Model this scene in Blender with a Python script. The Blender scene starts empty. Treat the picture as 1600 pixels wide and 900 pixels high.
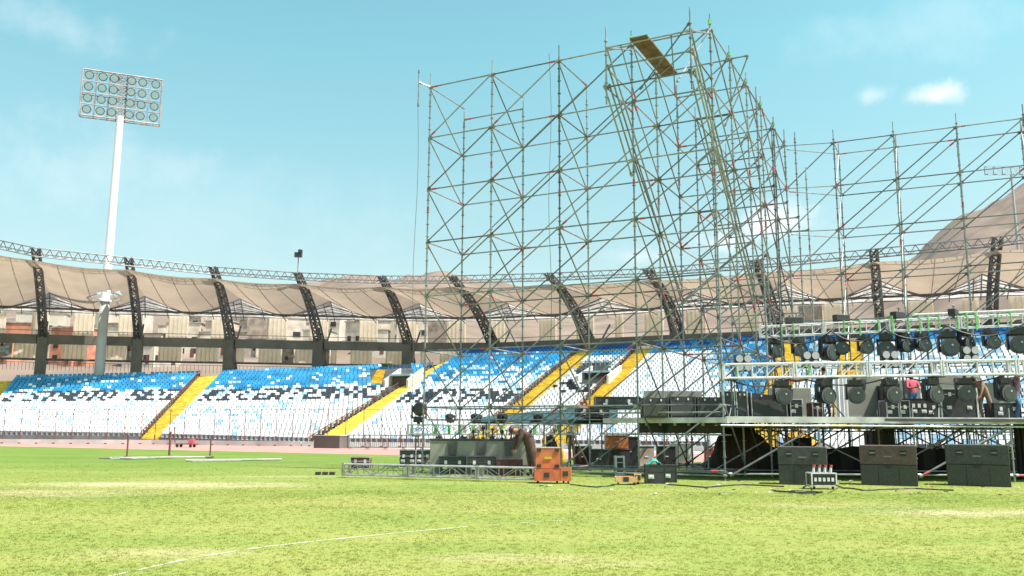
import bpy, bmesh, math, random
import numpy as np
from mathutils import Vector, Matrix, Quaternion
random.seed(7)
R = math.radians
scene = bpy.context.scene
col = scene.collection
# ------------------------------------------------------------------ camera
PITCH, ROLL, EYE, F = R(9.3), R(0.3), 1.6, 1350.0
cam_d = bpy.data.cameras.new('camera'); cam = bpy.data.objects.new('camera', cam_d); col.objects.link(cam)
cam_d.sensor_width = 36.0; cam_d.lens = 36.0 * F / 1600.0
cam_d.clip_end = 6000; cam_d.clip_start = 0.1
cam.matrix_world = Matrix.Translation((0, 0, EYE)) @ Matrix.Rotation(math.pi/2 + PITCH, 4, 'X') @ Matrix.Rotation(ROLL, 4, 'Z')
scene.camera = cam
CM = cam.matrix_world.to_3x3()
CMI = CM.inverted()
# ------------------------------------------------------------------ world + sun
SUN_EL, SUN_AZ = R(61), R(115)          # azimuth clockwise from +Y
world = bpy.data.worlds.new('World'); scene.world = world; world.use_nodes = True
nt = world.node_tree; nt.nodes.clear()
N = nt.nodes.new; LK = nt.links.new
out = N('ShaderNodeOutputWorld'); bg = N('ShaderNodeBackground'); bg.inputs['Strength'].default_value = 0.13
sky = N('ShaderNodeTexSky'); sky.sky_type = 'NISHITA'; sky.sun_disc = False
sky.sun_elevation = SUN_EL; sky.sun_rotation = SUN_AZ
sky.air_density = 1.0; sky.dust_density = 1.6; sky.ozone_density = 1.0
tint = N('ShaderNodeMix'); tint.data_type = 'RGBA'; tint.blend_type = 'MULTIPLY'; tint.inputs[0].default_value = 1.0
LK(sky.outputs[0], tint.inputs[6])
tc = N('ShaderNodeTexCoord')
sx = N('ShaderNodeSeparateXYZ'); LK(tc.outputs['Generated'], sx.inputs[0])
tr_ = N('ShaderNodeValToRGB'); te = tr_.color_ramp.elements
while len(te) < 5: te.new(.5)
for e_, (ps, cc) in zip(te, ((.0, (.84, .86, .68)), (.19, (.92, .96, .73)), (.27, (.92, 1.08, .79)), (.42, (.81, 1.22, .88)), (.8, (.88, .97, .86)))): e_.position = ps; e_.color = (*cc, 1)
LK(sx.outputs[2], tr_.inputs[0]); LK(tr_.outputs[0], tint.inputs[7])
noi = N('ShaderNodeTexNoise'); noi.inputs['Scale'].default_value = 15; noi.inputs['Detail'].default_value = 7
noi.inputs['Roughness'].default_value = 0.6
LK(tc.outputs['Generated'], noi.inputs['Vector'])
def ray(px, py):
    return (CM @ Vector((px - 800.0, 450.0 - py, -F))).normalized()
mask = None
def math_node(op, a, b=None):
    m = N('ShaderNodeMath'); m.operation = op
    for i, v in enumerate((a, b)):
        if v is None: continue
        if isinstance(v, (int, float)): m.inputs[i].default_value = v
        else: LK(v, m.inputs[i])
    return m.outputs[0]
for (px, py, sx, sz, amp) in ((1458, 147, .032, .013, .6), (1355, 150, .028, .014, .32), (1200, 350, .060, .022, .7), (1130, 378, .050, .020, .6),
                              (1010, 400, .06, .016, .3), (120, 50, .13, .035, .18), (1440, 45, .17, .035, .12), (60, 260, .22, .06, .15), (330, 330, .3, .07, .07)):
    d = ray(px, py)
    s = N('ShaderNodeVectorMath'); s.operation = 'SUBTRACT'; LK(tc.outputs['Generated'], s.inputs[0]); s.inputs[1].default_value = d
    m = N('ShaderNodeVectorMath'); m.operation = 'MULTIPLY'; LK(s.outputs[0], m.inputs[0]); m.inputs[1].default_value = (1/sx, 1/sx, 1/sz)
    l = N('ShaderNodeVectorMath'); l.operation = 'LENGTH'; LK(m.outputs[0], l.inputs[0])
    f = math_node('SUBTRACT', 1.0, l.outputs['Value'])
    f = math_node('ADD', f, math_node('MULTIPLY', math_node('SUBTRACT', noi.outputs['Fac'], 0.5), 2.6))
    mr = N('ShaderNodeMapRange'); mr.interpolation_type = 'SMOOTHSTEP'; LK(f, mr.inputs['Value'])
    mr.inputs['From Min'].default_value = 0.0; mr.inputs['From Max'].default_value = 1.1; mr.inputs['To Max'].default_value = amp
    mask = mr.outputs[0] if mask is None else math_node('MAXIMUM', mask, mr.outputs[0])
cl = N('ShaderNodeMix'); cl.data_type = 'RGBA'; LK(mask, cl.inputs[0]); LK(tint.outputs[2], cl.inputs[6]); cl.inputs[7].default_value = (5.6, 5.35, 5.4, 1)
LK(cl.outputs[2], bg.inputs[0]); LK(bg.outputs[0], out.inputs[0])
sd = bpy.data.lights.new('sun', 'SUN'); sd.energy = 4.4; sd.angle = R(0.5); sd.color = (1.0, 0.96, 0.9)
sun = bpy.data.objects.new('sun', sd); col.objects.link(sun)
sdir = Vector((math.sin(SUN_AZ)*math.cos(SUN_EL), math.cos(SUN_AZ)*math.cos(SUN_EL), math.sin(SUN_EL)))
sun.rotation_euler = sdir.to_track_quat('Z', 'Y').to_euler(); sun.location = (60, -20, 80)
vs = scene.view_settings; vs.view_transform = 'Standard'; vs.look = 'None'; vs.gamma = 1.0; vs.exposure = 1.0
vs.use_curve_mapping = False

# ------------------------------------------------------------------ where things stand
def at(px, py, Y):                     # point on the sight line of a measured position, Y metres ahead
    r = ray(px, py); k = Y / r.y
    return Vector((r.x*k, Y, EYE + r.z*k))
def gd(px, py, z=0.0):                 # ... where it meets height z
    r = ray(px, py); k = (z - EYE) / r.z
    return Vector((r.x*k, r.y*k, z))
def proj(p):
    v = CMI @ (Vector(p) - Vector((0, 0, EYE)))
    return (800 + v.x/-v.z*F, 450 - v.y/-v.z*F)
# ------------------------------------------------------------------ materials
def mat(name, c, rough=0.6, metal=0.0, var=0.18, scale=6.0, bump=0.0, c2=None, trans=0.0, spec=None, detail=4):
    m = bpy.data.materials.new(name); m.use_nodes = True
    t = m.node_tree; p = t.nodes['Principled BSDF']; L = t.links.new
    co = t.nodes.new('ShaderNodeTexCoord'); n = t.nodes.new('ShaderNodeTexNoise')
    n.inputs['Scale'].default_value = scale; n.inputs['Detail'].default_value = detail
    L(co.outputs['Object'], n.inputs['Vector'])
    r = t.nodes.new('ShaderNodeValToRGB')
    a = c2 if c2 else tuple(x*(1-var) for x in c); b = c if c2 else tuple(min(1, x*(1+var)) for x in c)
    r.color_ramp.elements[0].position = .32; r.color_ramp.elements[1].position = .68
    r.color_ramp.elements[0].color = (*a, 1); r.color_ramp.elements[1].color = (*b, 1)
    L(n.outputs['Fac'], r.inputs[0]); L(r.outputs[0], p.inputs['Base Color'])
    p.inputs['Roughness'].default_value = rough; p.inputs['Metallic'].default_value = metal
    if spec is not None: p.inputs['Specular IOR Level'].default_value = spec
    if bump:
        bn = t.nodes.new('ShaderNodeBump'); bn.inputs['Strength'].default_value = bump; bn.inputs['Distance'].default_value = .02
        L(n.outputs['Fac'], bn.inputs['Height']); L(bn.outputs[0], p.inputs['Normal'])
    if trans:
        tr = t.nodes.new('ShaderNodeBsdfTranslucent'); L(r.outputs[0], tr.inputs[0])
        mx = t.nodes.new('ShaderNodeMixShader'); mx.inputs[0].default_value = trans
        L(p.outputs[0], mx.inputs[1]); L(tr.outputs[0], mx.inputs[2]); L(mx.outputs[0], t.nodes['Material Output'].inputs[0])
    return m
M = dict(
 steel=mat('galvanised_steel', (.24,.255,.255), .5, .5, .35, 3),
 steel_dark=mat('dark_steel', (.11,.12,.12), .55, .4, .3, 3),
 steel_pale=mat('pale_galvanised_steel', (.33,.335,.33), .45, .5, .3, 3), steel_worn=mat('worn_steel', (.15,.155,.158), .65, .4, .4, 3),
 red=mat('red_paint', (.48,.07,.08), .6), green=mat('green_paint', (.14,.42,.12), .6, var=.35),
 dull_alu=mat('dull_aluminium', (.36,.35,.34), .55, .3, .25, 5), alu=mat('aluminium', (.66,.64,.64), .45, .3, .15, 8), led=mat('white_led_glass', (.38,.38,.39), .25, var=.05),
 white=mat('white_plastic', (.80,.80,.80), .5, var=.04, scale=1.2), blue=mat('blue_plastic', (.03,.26,.50), .45, var=.4, scale=.5),
 sky_blue=mat('light_blue_plastic', (.36,.55,.68), .5, var=.2, scale=1.5), navy=mat('navy_cloth', (.02,.10,.33), .7, var=.3, scale=.5),
 slate=mat('slate_plastic', (.045,.05,.065), .5, var=.3), black=mat('black_plastic', (.025,.025,.03), .5, var=.3), wall_blue=mat('blue_painted_wall', (.06,.2,.42), .7, var=.15, scale=.6),
 concrete=mat('concrete', (.33,.30,.27), .9, var=.2, scale=.7, bump=.2), pale_concrete=mat('pale_concrete', (.55,.52,.49), .9, var=.15, scale=.8, bump=.2),
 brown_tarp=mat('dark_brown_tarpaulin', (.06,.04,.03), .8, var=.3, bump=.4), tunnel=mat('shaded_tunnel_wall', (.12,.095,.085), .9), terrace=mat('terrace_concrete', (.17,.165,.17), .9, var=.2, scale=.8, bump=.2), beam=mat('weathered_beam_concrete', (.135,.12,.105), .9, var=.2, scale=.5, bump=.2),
 yellow=mat('yellow_paint', (.70,.50,.08), .8, var=.25, scale=1.6, detail=7), rust=mat('brown_red_steel', (.16,.06,.05), .7, .1),
 fabric=mat('tan_membrane', (.47,.365,.28), .85, var=.09, scale=.35, trans=.36, detail=8), fabric_pale=mat('pale_membrane', (.72,.66,.62), .8, var=.25, scale=1.4, trans=.5),
 arm_light=mat('pale_rib_steel', (.17,.14,.135), .6, .2, .2, 1), edge=mat('grey_edge_steel', (.17,.16,.165), .5, .3, .3, 2), arm=mat('weathered_arm_steel', (.12,.11,.11), .55, .3, .35, 1.5),
 cream=mat('cream_cladding', (.95,.87,.76), .7, var=.05, scale=.8, trans=.55), tan=mat('tan_panel', (.36,.29,.25), .8, var=.35, scale=1.3),
 brick=mat('terracotta_wall', (.48,.20,.13), .9, var=.3, scale=.5), house_pale=mat('pale_render', (.58,.48,.40), .9, var=.25, scale=.4),
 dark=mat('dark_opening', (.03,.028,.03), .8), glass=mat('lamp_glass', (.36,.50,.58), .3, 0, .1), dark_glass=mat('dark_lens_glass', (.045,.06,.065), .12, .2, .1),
 case=mat('black_case_laminate', (.032,.032,.036), .45, var=.25, scale=5), case_gray=mat('grey_green_laminate', (.24,.235,.19), .6, var=.1, scale=2),
 pad=mat('dark_pad', (.07,.07,.062), .8), orange=mat('orange_laminate', (.50,.155,.06), .5, var=.15), orange_in=mat('red_foam', (.50,.12,.055), .7),
 ply=mat('bare_plywood', (.62,.36,.16), .7, var=.2, scale=8), maroon=mat('maroon_case', (.10,.03,.035), .55, var=.2),
 brown=mat('brown_grey_carpet', (.115,.075,.07), .85, var=.2, scale=10), sub_gray=mat('charcoal_carpet', (.068,.068,.064), .85, var=.2, scale=10),
 grille=mat('speaker_grille', (.055,.058,.052), .55, .2, .35, 40), plank=mat('brown_board', (.16,.10,.05), .85, var=.35, scale=3),
 teal=mat('teal_tarpaulin', (.022,.065,.07), .8, var=.3, scale=1.2, bump=.4), teal_bright=mat('bright_teal_cloth', (.04,.35,.33), .7),
 white_cloth=mat('white_sheet', (.8,.78,.77), .8, var=.06, scale=2, bump=.4), gold=mat('yellow_cloth', (.65,.33,.05), .8), 
 skin=mat('skin', (.35,.17,.11), .6, var=.1), brown_cloth=mat('brown_work_clothes', (.10,.055,.05), .9, var=.25, scale=12),
 plum=mat('plum_cloth', (.10,.05,.07), .9, var=.2, scale=12), jeans=mat('blue_denim', (.08,.17,.30), .9, var=.25, scale=14), khaki=mat('khaki_cloth', (.30,.20,.15), .9, var=.2, scale=12),
 pink=mat('pink_red_cloth', (.55,.10,.14), .9, var=.2), tee=mat('white_tee', (.7,.68,.67), .9), hair=mat('black_hair', (.02,.016,.015), .7),
 rope=mat('grey_rope', (.12,.13,.13), .9), lane=mat('white_line_paint', (.42,.45,.30), .9, var=.25, scale=3), mast=mat('white_mast_paint', (.78,.78,.78), .45, var=.05, scale=.5),
 mast_low=mat('grey_mast_paint', (.36,.38,.37), .6, var=.1, scale=.5),
)
MW = M
# ------------------------------------------------------------------ mesh helper
class MB:
    def __init__(s): s.v, s.f, s.m = [], [], []
    def add(s, vs, fs, mi=0):
        b = len(s.v); s.v += [tuple(v) for v in vs]; s.f += [tuple(i+b for i in f) for f in fs]; s.m += [mi]*len(fs); return s
    def box(s, c, d, mi=0, rz=0.0, mtx=None, taper=(1, 1)):
        cx, cy, cz = c; hx, hy, hz = d[0]/2, d[1]/2, d[2]/2
        vs = []
        for sz in (-1, 1):
            kx, ky = (taper if sz > 0 else (1, 1))
            for sx, sy in ((-1,-1),(1,-1),(1,1),(-1,1)): vs.append(Vector((sx*hx*kx, sy*hy*ky, sz*hz)))
        mt = mtx if mtx is not None else Matrix.Rotation(rz, 3, 'Z')
        vs = [mt @ v + Vector(c) for v in vs]
        return s.add(vs, [(3,2,1,0),(4,5,6,7),(0,1,5,4),(1,2,6,5),(2,3,7,6),(3,0,4,7)], mi)
    def tube(s, p, q, r, n=6, mi=0, r2=None, cap=True):
        p, q = Vector(p), Vector(q); d = (q-p)
        if d.length < 1e-6: return s
        d.normalize(); a = d.orthogonal().normalized(); b = d.cross(a); r2 = r if r2 is None else r2
        vs = [p + (a*math.cos(2*math.pi*i/n) + b*math.sin(2*math.pi*i/n))*r for i in range(n)]
        vs += [q + (a*math.cos(2*math.pi*i/n) + b*math.sin(2*math.pi*i/n))*r2 for i in range(n)]
        fs = [(i, (i+1) % n, n+(i+1) % n, n+i) for i in range(n)]
        if cap: fs += [tuple(range(n-1, -1, -1)), tuple(range(n, 2*n))]
        return s.add(vs, fs, mi)
    def path(s, pts, r, n=6, mi=0):
        for a, b in zip(pts[:-1], pts[1:]): s.tube(a, b, r, n, mi)
        return s
    def quad(s, a, b, c, d, mi=0): return s.add([a, b, c, d], [(0, 1, 2, 3)], mi)
    def slab(s, pts, th, mi=0):          # polygon given a thickness along its normal
        pts = [Vector(p) for p in pts]; n = (pts[1]-pts[0]).cross(pts[2]-pts[0]).normalized()*th; k = len(pts)
        return s.add(pts + [p-n for p in pts], [tuple(range(k)), tuple(range(2*k-1, k-1, -1))] + [(i, k+i, k+(i+1) % k, (i+1) % k) for i in range(k)], mi)
    def build(s, name, mats, parent=None, origin=None, smooth=False, loc=None, rz=0):
        me = bpy.data.meshes.new(name)
        o3 = Vector(origin) if origin is not None else Vector((0, 0, 0))
        me.from_pydata([(v[0]-o3.x, v[1]-o3.y, v[2]-o3.z) for v in s.v], [], s.f)
        mats = mats if isinstance(mats, (list, tuple)) else [mats]
        for m in mats: me.materials.append(m)
        if len(mats) > 1: me.polygons.foreach_set('material_index', s.m)
        if smooth: me.polygons.foreach_set('use_smooth', [True]*len(s.f))
        me.validate(); me.update()
        return link(name, me, parent, loc if loc is not None else (o3 if parent is None and origin is not None else None), rz)
def link(name, me, parent=None, loc=None, rz=0):
    o = bpy.data.objects.new(name, me); col.objects.link(o)
    if parent is not None: o.parent = parent
    if loc is not None: o.location = loc
    if rz: o.rotation_euler = (0, 0, rz)
    return o
def tag(o, label=None, cat=None, group=None, kind=None):
    if label: o['label'] = label
    if cat: o['category'] = cat
    if group: o['group'] = group
    if kind: o['kind'] = kind
    return o
def thing(name, label, cat, loc=(0, 0, 0), rz=0, group=None):
    o = bpy.data.objects.new(name, None); col.objects.link(o); o.location = loc; o.rotation_euler = (0, 0, rz)
    o.empty_display_size = .2
    return tag(o, label, cat, group)
def copy_tree(o, parent=None):
    c = o.copy(); col.objects.link(c); c.parent = parent
    for ch in [x for x in bpy.data.objects if x.parent == o]: copy_tree(ch, c)
    return c
def dup(o, loc, rz, label, group=None):
    c = copy_tree(o); c.location = loc; c.rotation_euler = (0, 0, rz); c['label'] = label
    if group: c['group'] = group
    return c
ORD = ['first','second','third','fourth','fifth','sixth','seventh','eighth','ninth','tenth','eleventh','twelfth','thirteenth','fourteenth','fifteenth','sixteenth','seventeenth','eighteenth','nineteenth','twentieth','twenty-first','twenty-second','twenty-third','twenty-fourth','twenty-fifth','twenty-sixth','twenty-seventh','twenty-eighth','twenty-ninth','thirtieth']
def ordw(i, n): return 'leftmost' if i == 0 else ('rightmost' if i == n-1 else ORD[i] + ' from the left')

# ------------------------------------------------------------------ ground
E0, E1 = gd(0, 697), gd(620, 711)
eu = (E1-E0).normalized(); en = Vector((-eu.y, eu.x, 0))
if en.y < 0: en = -en
def strip(name, o0, o1, z, m, k='structure', a=-260, b=260):
    p = [E0+eu*a+en*o0, E0+eu*b+en*o0, E0+eu*b+en*o1, E0+eu*a+en*o1]
    return tag(MB().quad(*[(q.x, q.y, z) for q in p]).build(name, m), kind=k)
def grass_mat(name, blades=False):
    m = bpy.data.materials.new(name); m.use_nodes = True
    t = m.node_tree; p = t.nodes['Principled BSDF']; L = t.links.new; n_ = t.nodes.new
    g = n_('ShaderNodeNewGeometry'); pos = g.outputs['Position']
    def noise(s, d, r=.6, sc=(1, 1, 1)):
        mp = n_('ShaderNodeMapping'); mp.inputs['Scale'].default_value = sc; L(pos, mp.inputs[0])
        x = n_('ShaderNodeTexNoise'); x.inputs['Scale'].default_value = s; x.inputs['Detail'].default_value = d; x.inputs['Roughness'].default_value = r
        L(mp.outputs[0], x.inputs['Vector']); return x.outputs['Fac']
    def ramp(f, stops):
        r = n_('ShaderNodeValToRGB'); e = r.color_ramp.elements
        while len(e) < len(stops): e.new(.5)
        for q, (ps, cc) in zip(e, stops): q.position = ps; q.color = (*cc, 1)
        L(f, r.inputs[0]); return r.outputs[0]
    def mix(f, a, b, bt='MIX'):
        x = n_('ShaderNodeMix'); x.data_type = 'RGBA'; x.blend_type = bt
        if isinstance(f, float): x.inputs[0].default_value = f
        else: L(f, x.inputs[0])
        for i, v in ((6, a), (7, b)):
            if isinstance(v, tuple): x.inputs[i].default_value = (*v, 1)
            else: L(v, x.inputs[i])
        return x.outputs[2]
    base = ramp(noise(.35, 6, .65, (.45, 1.0, 1)), [(.25, (.142, .208, .042)), (.5, (.215, .248, .060)), (.78, (.30, .288, .10))])
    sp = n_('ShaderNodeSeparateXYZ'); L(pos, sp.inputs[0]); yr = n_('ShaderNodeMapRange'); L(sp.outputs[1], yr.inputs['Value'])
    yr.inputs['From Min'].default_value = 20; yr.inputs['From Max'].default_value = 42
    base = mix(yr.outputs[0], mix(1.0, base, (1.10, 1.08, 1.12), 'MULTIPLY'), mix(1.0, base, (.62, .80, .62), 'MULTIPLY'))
    fine = ramp(noise(28 if not blades else 9, 3, .7), [(.28, (.88, .90, .84)), (.5, (1, 1, 1)), (.74, (1.14, 1.09, 1.15))])
    c = mix(.85, base, fine, 'MULTIPLY')
    # worn, straw coloured patches where the turf has dried
    dry = None
    for (px, py, rx, ry, amp) in ((260, 757, 4.6, 1.7, .95), (60, 770, 3.4, 1.8, .6), (1560, 802, 3.0, 1.1, .85), (800, 872, 1.3, .5, .5), (1300, 790, 2.6, .8, .35), (250, 865, 1.4, .7, .4), (480, 745, 3.5, .7, .45), (950, 880, 1.0, .35, .25)):
        q = gd(px, py)
        s = n_('ShaderNodeVectorMath'); s.operation = 'SUBTRACT'; L(pos, s.inputs[0]); s.inputs[1].default_value = q
        k = n_('ShaderNodeVectorMath'); k.operation = 'MULTIPLY'; L(s.outputs[0], k.inputs[0]); k.inputs[1].default_value = (1/rx, 1/ry, 0)
        l = n_('ShaderNodeVectorMath'); l.operation = 'LENGTH'; L(k.outputs[0], l.inputs[0])
        mr = n_('ShaderNodeMapRange'); mr.interpolation_type = 'SMOOTHSTEP'; L(l.outputs['Value'], mr.inputs['Value'])
        mr.inputs['From Min'].default_value = 1.25; mr.inputs['From Max'].default_value = .2; mr.inputs['To Max'].default_value = amp
        if dry is None: dry = mr.outputs[0]
        else:
            a = n_('ShaderNodeMath'); a.operation = 'MAXIMUM'; L(dry, a.inputs[0]); L(mr.outputs[0], a.inputs[1]); dry = a.outputs[0]
    mod = n_('ShaderNodeMath'); mod.operation = 'MULTIPLY'; L(dry, mod.inputs[0])
    md = n_('ShaderNodeMapRange'); L(noise(1.1, 5, .7, (.5, 1.2, 1)), md.inputs['Value']); md.inputs['From Min'].default_value = .3; md.inputs['From Max'].default_value = .62
    L(md.outputs[0], mod.inputs[1])
    c = mix(mod.outputs[0], c, (.47, .40, .25))
    if blades: c = mix(1.0, c, (1.38, 1.33, 1.35), 'MULTIPLY')
    L(c, p.inputs['Base Color']); p.inputs['Roughness'].default_value = .9; p.inputs['Specular IOR Level'].default_value = .12
    if not blades:
        bn = n_('ShaderNodeBump'); bn.inputs['Strength'].default_value = .5; bn.inputs['Distance'].default_value = .03
        L(noise(22, 4, .75), bn.inputs['Height']); L(bn.outputs[0], p.inputs['Normal'])
    else:
        tr = n_('ShaderNodeBsdfTranslucent'); L(c, tr.inputs[0]); mx = n_('ShaderNodeMixShader'); mx.inputs[0].default_value = .55
        L(p.outputs[0], mx.inputs[1]); L(tr.outputs[0], mx.inputs[2]); L(mx.outputs[0], t.nodes['Material Output'].inputs[0])
    return m
tag(MB().quad((-2500, -400, -.03), (2500, -400, -.03), (2500, 3000, -.03), (-2500, 3000, -.03)).build('ground', mat('dusty_ground', (.42, .33, .25), .95, var=.2, scale=.05)), kind='structure')
strip('pitch', -180, 0, 0.0, grass_mat('pitch_turf'), a=-140, b=200)
strip('running_track', .02, 16, -.004, mat('faded_red_track', (.42, .205, .175), .9, var=.12, scale=.3), a=-140, b=200)
strip('track_apron', 15.9, 70, -.012, mat('pale_apron', (.52, .49, .46), .9, var=.1, scale=.4), a=-140, b=200)
# blades of the turf in front
rng = np.random.default_rng(3)
def blades():
    n = 300000
    u = rng.random(n); Y = 8.2 + (44-8.2)*u**1.5; Y = np.where((Y > 24) & (rng.random(n) < (Y-24)/20), 8.2+(Y-8.2)*.42, Y)
    X = (rng.random(n)-.5)*Y*1.34
    # tufted: pull some towards random centres
    P = np.stack([X, Y], 1); m_ = n//2; pick = rng.integers(0, m_//6, n-m_)
    P[m_:] = P[:m_//6][pick]+rng.normal(0, .025, (n-m_, 2))
    h = (.006+.016*rng.random(n))*(1+.25*np.sin(P[:, 0]*2.1)*np.sin(P[:, 1]*1.3)); wd = .003+.0028*rng.random(n)+Y*.00018
    a = rng.random(n)*math.pi; lean = rng.normal(0, .02, (n, 2))
    dx, dy = np.cos(a)*wd, np.sin(a)*wd
    v = np.zeros((n, 3, 3), np.float32)
    v[:, 0, 0] = P[:, 0]-dx; v[:, 0, 1] = P[:, 1]-dy
    v[:, 1, 0] = P[:, 0]+dx; v[:, 1, 1] = P[:, 1]+dy
    v[:, 2, 0] = P[:, 0]+lean[:, 0]+.008; v[:, 2, 1] = P[:, 1]+lean[:, 1]; v[:, 2, 2] = h
    me = bpy.data.meshes.new('grass'); me.vertices.add(3*n); me.vertices.foreach_set('co', v.ravel())
    me.loops.add(3*n); me.loops.foreach_set('vertex_index', np.arange(3*n, dtype=np.int32))
    me.polygons.add(n); me.polygons.foreach_set('loop_start', np.arange(0, 3*n, 3, dtype=np.int32)); me.polygons.foreach_set('loop_total', np.full(n, 3, np.int32))
    me.update(calc_edges=True); me.materials.append(grass_mat('grass_blades', True))
    tag(link('grass', me), 'short yellow green turf blades covering the pitch', 'grass', kind='stuff')
blades()
def ground_line(pts, w, z=.004):
    mb = MB()
    for a, b in zip(pts[:-1], pts[1:]):
        a, b = gd(*a), gd(*b); d = (b-a).normalized(); nn = Vector((-d.y, d.x, 0))*w/2
        k = max(2, int((b-a).length/.12))
        for i in range(k):
            if random.random() < .08: continue
            p, q = a.lerp(b, i/k), a.lerp(b, (i+1)/k); j = nn*random.uniform(.6, 1.2)
            mb.quad(*[(x.x, x.y, z) for x in (p-j, q-j, q+j, p+j)])
    return mb
ml = ground_line([(165, 902), (300, 872), (410, 855), (500, 845), (620, 833), (730, 823)], .075)
ml2 = ground_line([(760, 821), (900, 812), (1060, 806), (1200, 802)], .035)
ml.v += ml2.v and [v for v in ml2.v]; nb = len(ml.v)-len(ml2.v); ml.f += [tuple(i+nb for i in f) for f in ml2.f]; ml.m += ml2.m
tag(ml.build('pitch_marking', M['lane']), kind='structure')

# ------------------------------------------------------------------ hills and houses behind the stadium
RP = [(-900, .13), (-300, .15), (0, .155), (300, .155), (480, .172), (560, .1835), (610, .180), (640, .181), (690, .1865), (740, .178), (860, .165), (1200, .165), (1350, .17), (1440, .207), (1475, .235), (1520, .262), (1560, .275), (1600, .292), (1700, .335), (1900, .38), (2300, .38)]
from mathutils import noise as mn
def terrain(x, y):
    v = CMI @ Vector((x, y, 60)); px = 800+v.x/-v.z*F if y > 1 else 800
    k = np.interp(px, [q[0] for q in RP], [q[1] for q in RP])
    t = (y-128)/(620-128); t = max(0, t)
    prof = t if t < 1 else max(.55, 1-(t-1)*.6)
    z = k*600*prof
    f = mn.fractal(Vector((x*.010, y*.010, 1)), 1.0, 2.1, 5); r = 1-abs(mn.fractal(Vector((x*.018, y*.018, 5)), 1.0, 2.2, 4))
    g_ = 1-abs(mn.fractal(Vector((x*.05, y*.04, 9)), 1.0, 2.2, 4))
    return z+min(1, z/60)*(f*3.2+(r-.62)*8.5+(g_-.6)*3.5)
def hills():
    nx, ny = 210, 80
    mb = MB()
    for j in range(ny):
        y = 122+(1000-122)*(j/(ny-1))**1.25
        for i in range(nx): x = -y*1.0+(i/(nx-1))*y*2.15-60+i*.9; mb.v.append((x, y, terrain(x, y)-(1 if y < 130 else 0)))
    for j in range(ny-1):
        for i in range(nx-1): a = j*nx+i; mb.f.append((a, a+1, a+nx+1, a+nx)); mb.m.append(0)
    return tag(mb.build('hills', mat('dry_hill_earth', (.235, .17, .13), .95, c2=(.13, .095, .072), scale=.045, detail=9, bump=1.0), smooth=True), kind='structure')
hills()
def house(loc, rz, w, d, h, wall, label, nwin):
    t = thing('house', label, 'house', loc, rz, 'houses on the hillside behind the left stand')
    MB().box((0, 0, h/2-2), (w, d, h+4)).build('wall', wall, t)
    MB().box((0, 0, h+.15), (w+.5, d+.5, .3)).build('roof', M['tan'], t)
    for fl in range(int(h//3)):
        for i in range(nwin):
            x = -w/2+(i+.5)*w/nwin
            MB().box((x, -d/2-.02, 1.6+fl*3), (w/nwin*.42, .12, 1.3)).build('window', M['dark'], t)
    MB().box((w*.3, -d/2-.03, 1.05), (.9, .12, 2.1)).build('door', M['rust'], t)
hs = []
for i in range(46):
    hs.append((i*15+random.uniform(-6, 6), random.choice((215, 228, 244, 262, 284, 310))))
hs.sort()
for i, (px, D) in enumerate(hs):
    red = px < 190 and D < 235
    x = at(px, 560, D).x; w = random.uniform(6, 9)
    house((x, D, terrain(x, D)), random.uniform(-.3, .3), w, 6, 5.9 if random.random() < .6 else 8.9, M['brick'] if red else random.choice((M['house_pale'], M['cream'], M['house_pale'], M['tan'])),
          ('terracotta' if red else 'pale rendered') + ' flat-roofed house on the slope behind the open stand, ' + (ordw(i, 46) if i < 30 or i == 45 else ORD[45-i-1+0] + ' from the right' if 45-i-1 < 30 else ''), random.choice((2, 3, 3)))

# ------------------------------------------------------------------ stand geometry
SC = 1.2
def bx(px, D): return at(px, 560, D)
BASES = [(-230, 84), (-85, 87), (62, 89.5), (212, 91.5), (357, 93), (497, 94.6), (637, 96), (770, 95.5), (918, 91), (1060, 86.3), (1215, 82.3), (1380, 79), (1557, 75.5), (1760, 72), (1990, 68)]
TIPS = [(-230, 74), (-90, 76), (55, 78), (200, 82), (332, 87), (464, 89), (595, 90), (705, 90.7), (855, 89), (1010, 85), (1180, 80), (1365, 76), (1560, 71), (1790, 66), (2050, 62)]
TIPY = [330, 362, 393, 408, 422, 431, 436, 436, 432, 425, 412, 395, 376, 350, 320]
bases, tips = [], []
for (px, D), (tx, tD), ty in zip(BASES, TIPS, TIPY):
    b = at(px, 585, D*SC); bases.append(Vector((b.x, b.y, 0)))
    t = at(tx, ty, tD*SC); tips.append(t)
roof = thing('stadium_roof', 'tan fabric canopy roof on leaning dark lattice columns round the far stand', 'roof', (0, 105, 0))
RO = Vector((0, 105, 0))
mast_p = at(160, 520, 106); MX, MY = mast_p.x, mast_p.y
ring_z = [None]
outer = []
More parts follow.
